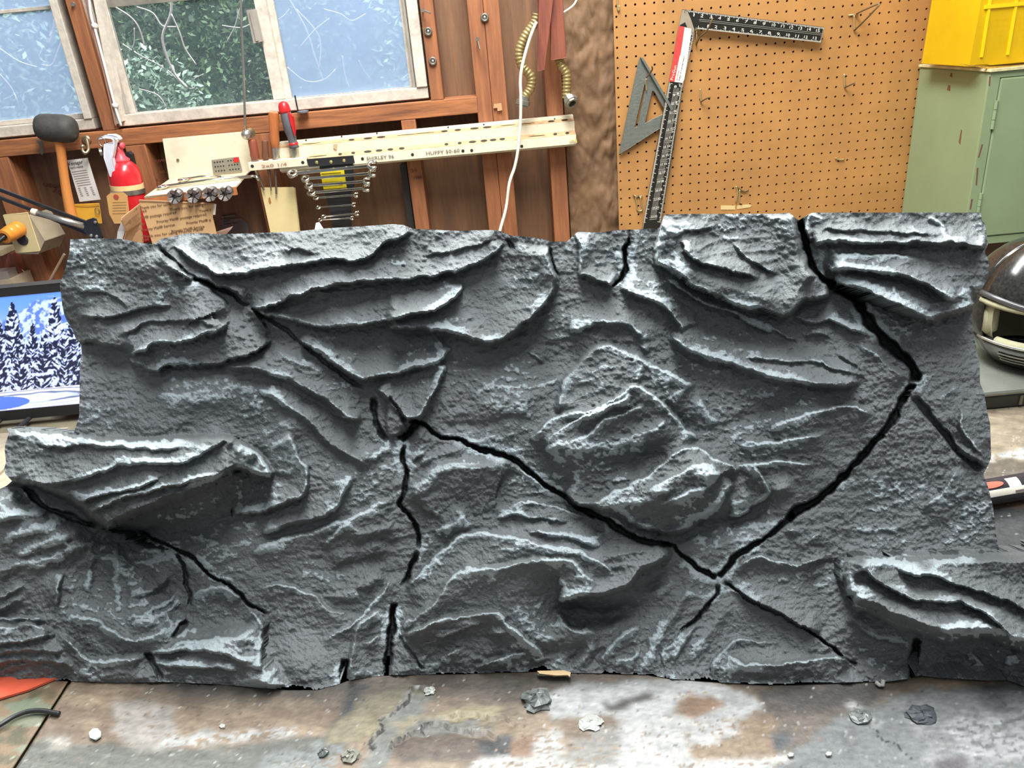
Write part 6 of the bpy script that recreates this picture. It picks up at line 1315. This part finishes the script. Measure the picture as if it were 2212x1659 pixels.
mk('steel_lip', box(xs0, xs1+.01, 2.17, 2.215, sz(0, 606, 2.17), sz(0, 587, 2.17)), mat('steel lip', C(160, 150, 140), rough=.4, metal=.4), t, bevel=.001); mk('lower_board', box(xs0, xs1+.02, 2.16, 2.26, sz(0, 640, 2.16), sz(0, 606, 2.16)), mat('grey beige', C(176, 158, 132)), t)
o = mk('roofing_nail', J(tube([P(158, 8, 2.27), P(158, 8, 2.262)], .003, 8), lathe(P(158, 9, 2.262), (0, -1, 0), [(0, .006), (.002, .005)], 12)), steel); tag(o, 'round nail head at the top of the post between the windows', 'nail')

# ---------------------------------------------------------------- cardboard box behind the panel
YC = 1.98
crd = mat('printed cardboard', C(206, 166, 118), rough=.75, var=.04, vs=8); crd2 = mat('cardboard side', C(176, 136, 98), rough=.75, var=.05); txt = mat('brown print', C(116, 84, 58))
t = thing('cardboard_box', 'open brown mailing box printed with postal text, behind the top left of the panel', 'box', P(380, 560, YC))
def Bx(a, b, y=YC): return P(a, b, y)
fq = [Bx(300, 433), Bx(345, 435), Bx(462, 441), Bx(459, 470), Bx(455, 580), Bx(330, 580)]
zlow = BZ+.0005
fp = mk('front_panel', prism([*[tuple(p) for p in fq[:4]], (fq[3][0]-.004, YC, zlow), (fq[0][0]+.012, YC, zlow)], (0, .004, 0)), crd, t)
mk('side_panel', prism([(fq[3][0]-.008, YC+.004, zlow), (fq[3][0]-.008, YC+.2, zlow), (fq[3][0]-.004, YC+.2, zlow+.12), (fq[3][0]-.004, YC+.004, zlow+.12)], (.004, 0, 0)), crd2, t)
mk('rear_panel', box(fq[0][0]+.012, fq[3][0]-.008, YC+.196, YC+.2, zlow, zlow+.12), crd2, t)
mk('corner_tape', pp([(462, 440), (467, 441), (465, 464), (460, 464)], YC-.0015, .001), MATS['white plastic'], t)
sf = mk('side_flap', prism([Bx(301, 440, YC-.001), P(262, 470, YC-.075), P(261, 476, YC-.078), P(271, 500, YC-.06), P(266, 520, YC-.06), P(262, 560, YC-.06), Bx(311, 560, YC-.001), Bx(303, 480, YC-.001)], (.002, .003, 0)), crd2, t)
mk('white_lining', prism([P(262, 478, YC-.05), P(270, 499, YC-.05), P(264, 520, YC-.05), P(252, 518, YC-.04), P(254, 500, YC-.04)], (0, .002, 0)), MATS['white paper'], t)
mk('right_flap', prism([P(458, 504, YC+.05), P(503, 489, YC+.04), P(498, 496, YC+.04), P(475, 520, YC+.05)], (0, .003, 0)), mat('pink carton', C(206, 170, 150)), t)
tl = [('Thank you for using Pr', (302, 452), (380, 441)), ('ired', (302, 459.5), (317, 457)), ('Thank you for using Pri', (367, 456), (452, 443)), ('Mail® postage required', (302, 473), (381, 461)), ('Thank y', (431, 459), (457, 455)), ('Priority Mail® postage required', (339, 482), (446, 465)), ('ce', (303, 487), (312, 485.5)), ('Priority Mail® p', (403, 485), (456, 477)), ('Priority Mail® Service', (306, 500), (378, 487.5)), ('Priority Mail® Service', (371, 502.5), (442, 491)), ('Thank you for using Priority Mail®', (308, 514), (440, 497)), ('ired', (308, 521), (322, 518.5))]
for b_, a, c_ in tl: ptext(b_, a, c_, YC-.0012, 5.6, txt, fp)
for k, (a, c_) in enumerate((((270, 476), (298, 450)), ((272, 486), (302, 462)), ((276, 499), (304, 474)), ((280, 512), (308, 492)))):
    A_, B_ = P(*a, YC-.060+.0007*k), P(*c_, YC-.010); text(('Thank you for us', 'postage required', 'Priority Mail', 'Priority Mail Serv')[k], A_+np.array((0, -.004, 0)), B_-A_, (0, .1, 1), .0062, txt, sf, wide=float(np.linalg.norm(B_-A_)))
mk('top_edge', prism([Bx(300, 432, YC-.002), Bx(345, 434, YC-.002), Bx(462, 440, YC-.002), Bx(462, 442, YC-.002), Bx(345, 436.5, YC-.002), Bx(300, 435, YC-.002)], (0, .006, 0)), mat('carton edge', C(170, 130, 96)), t)
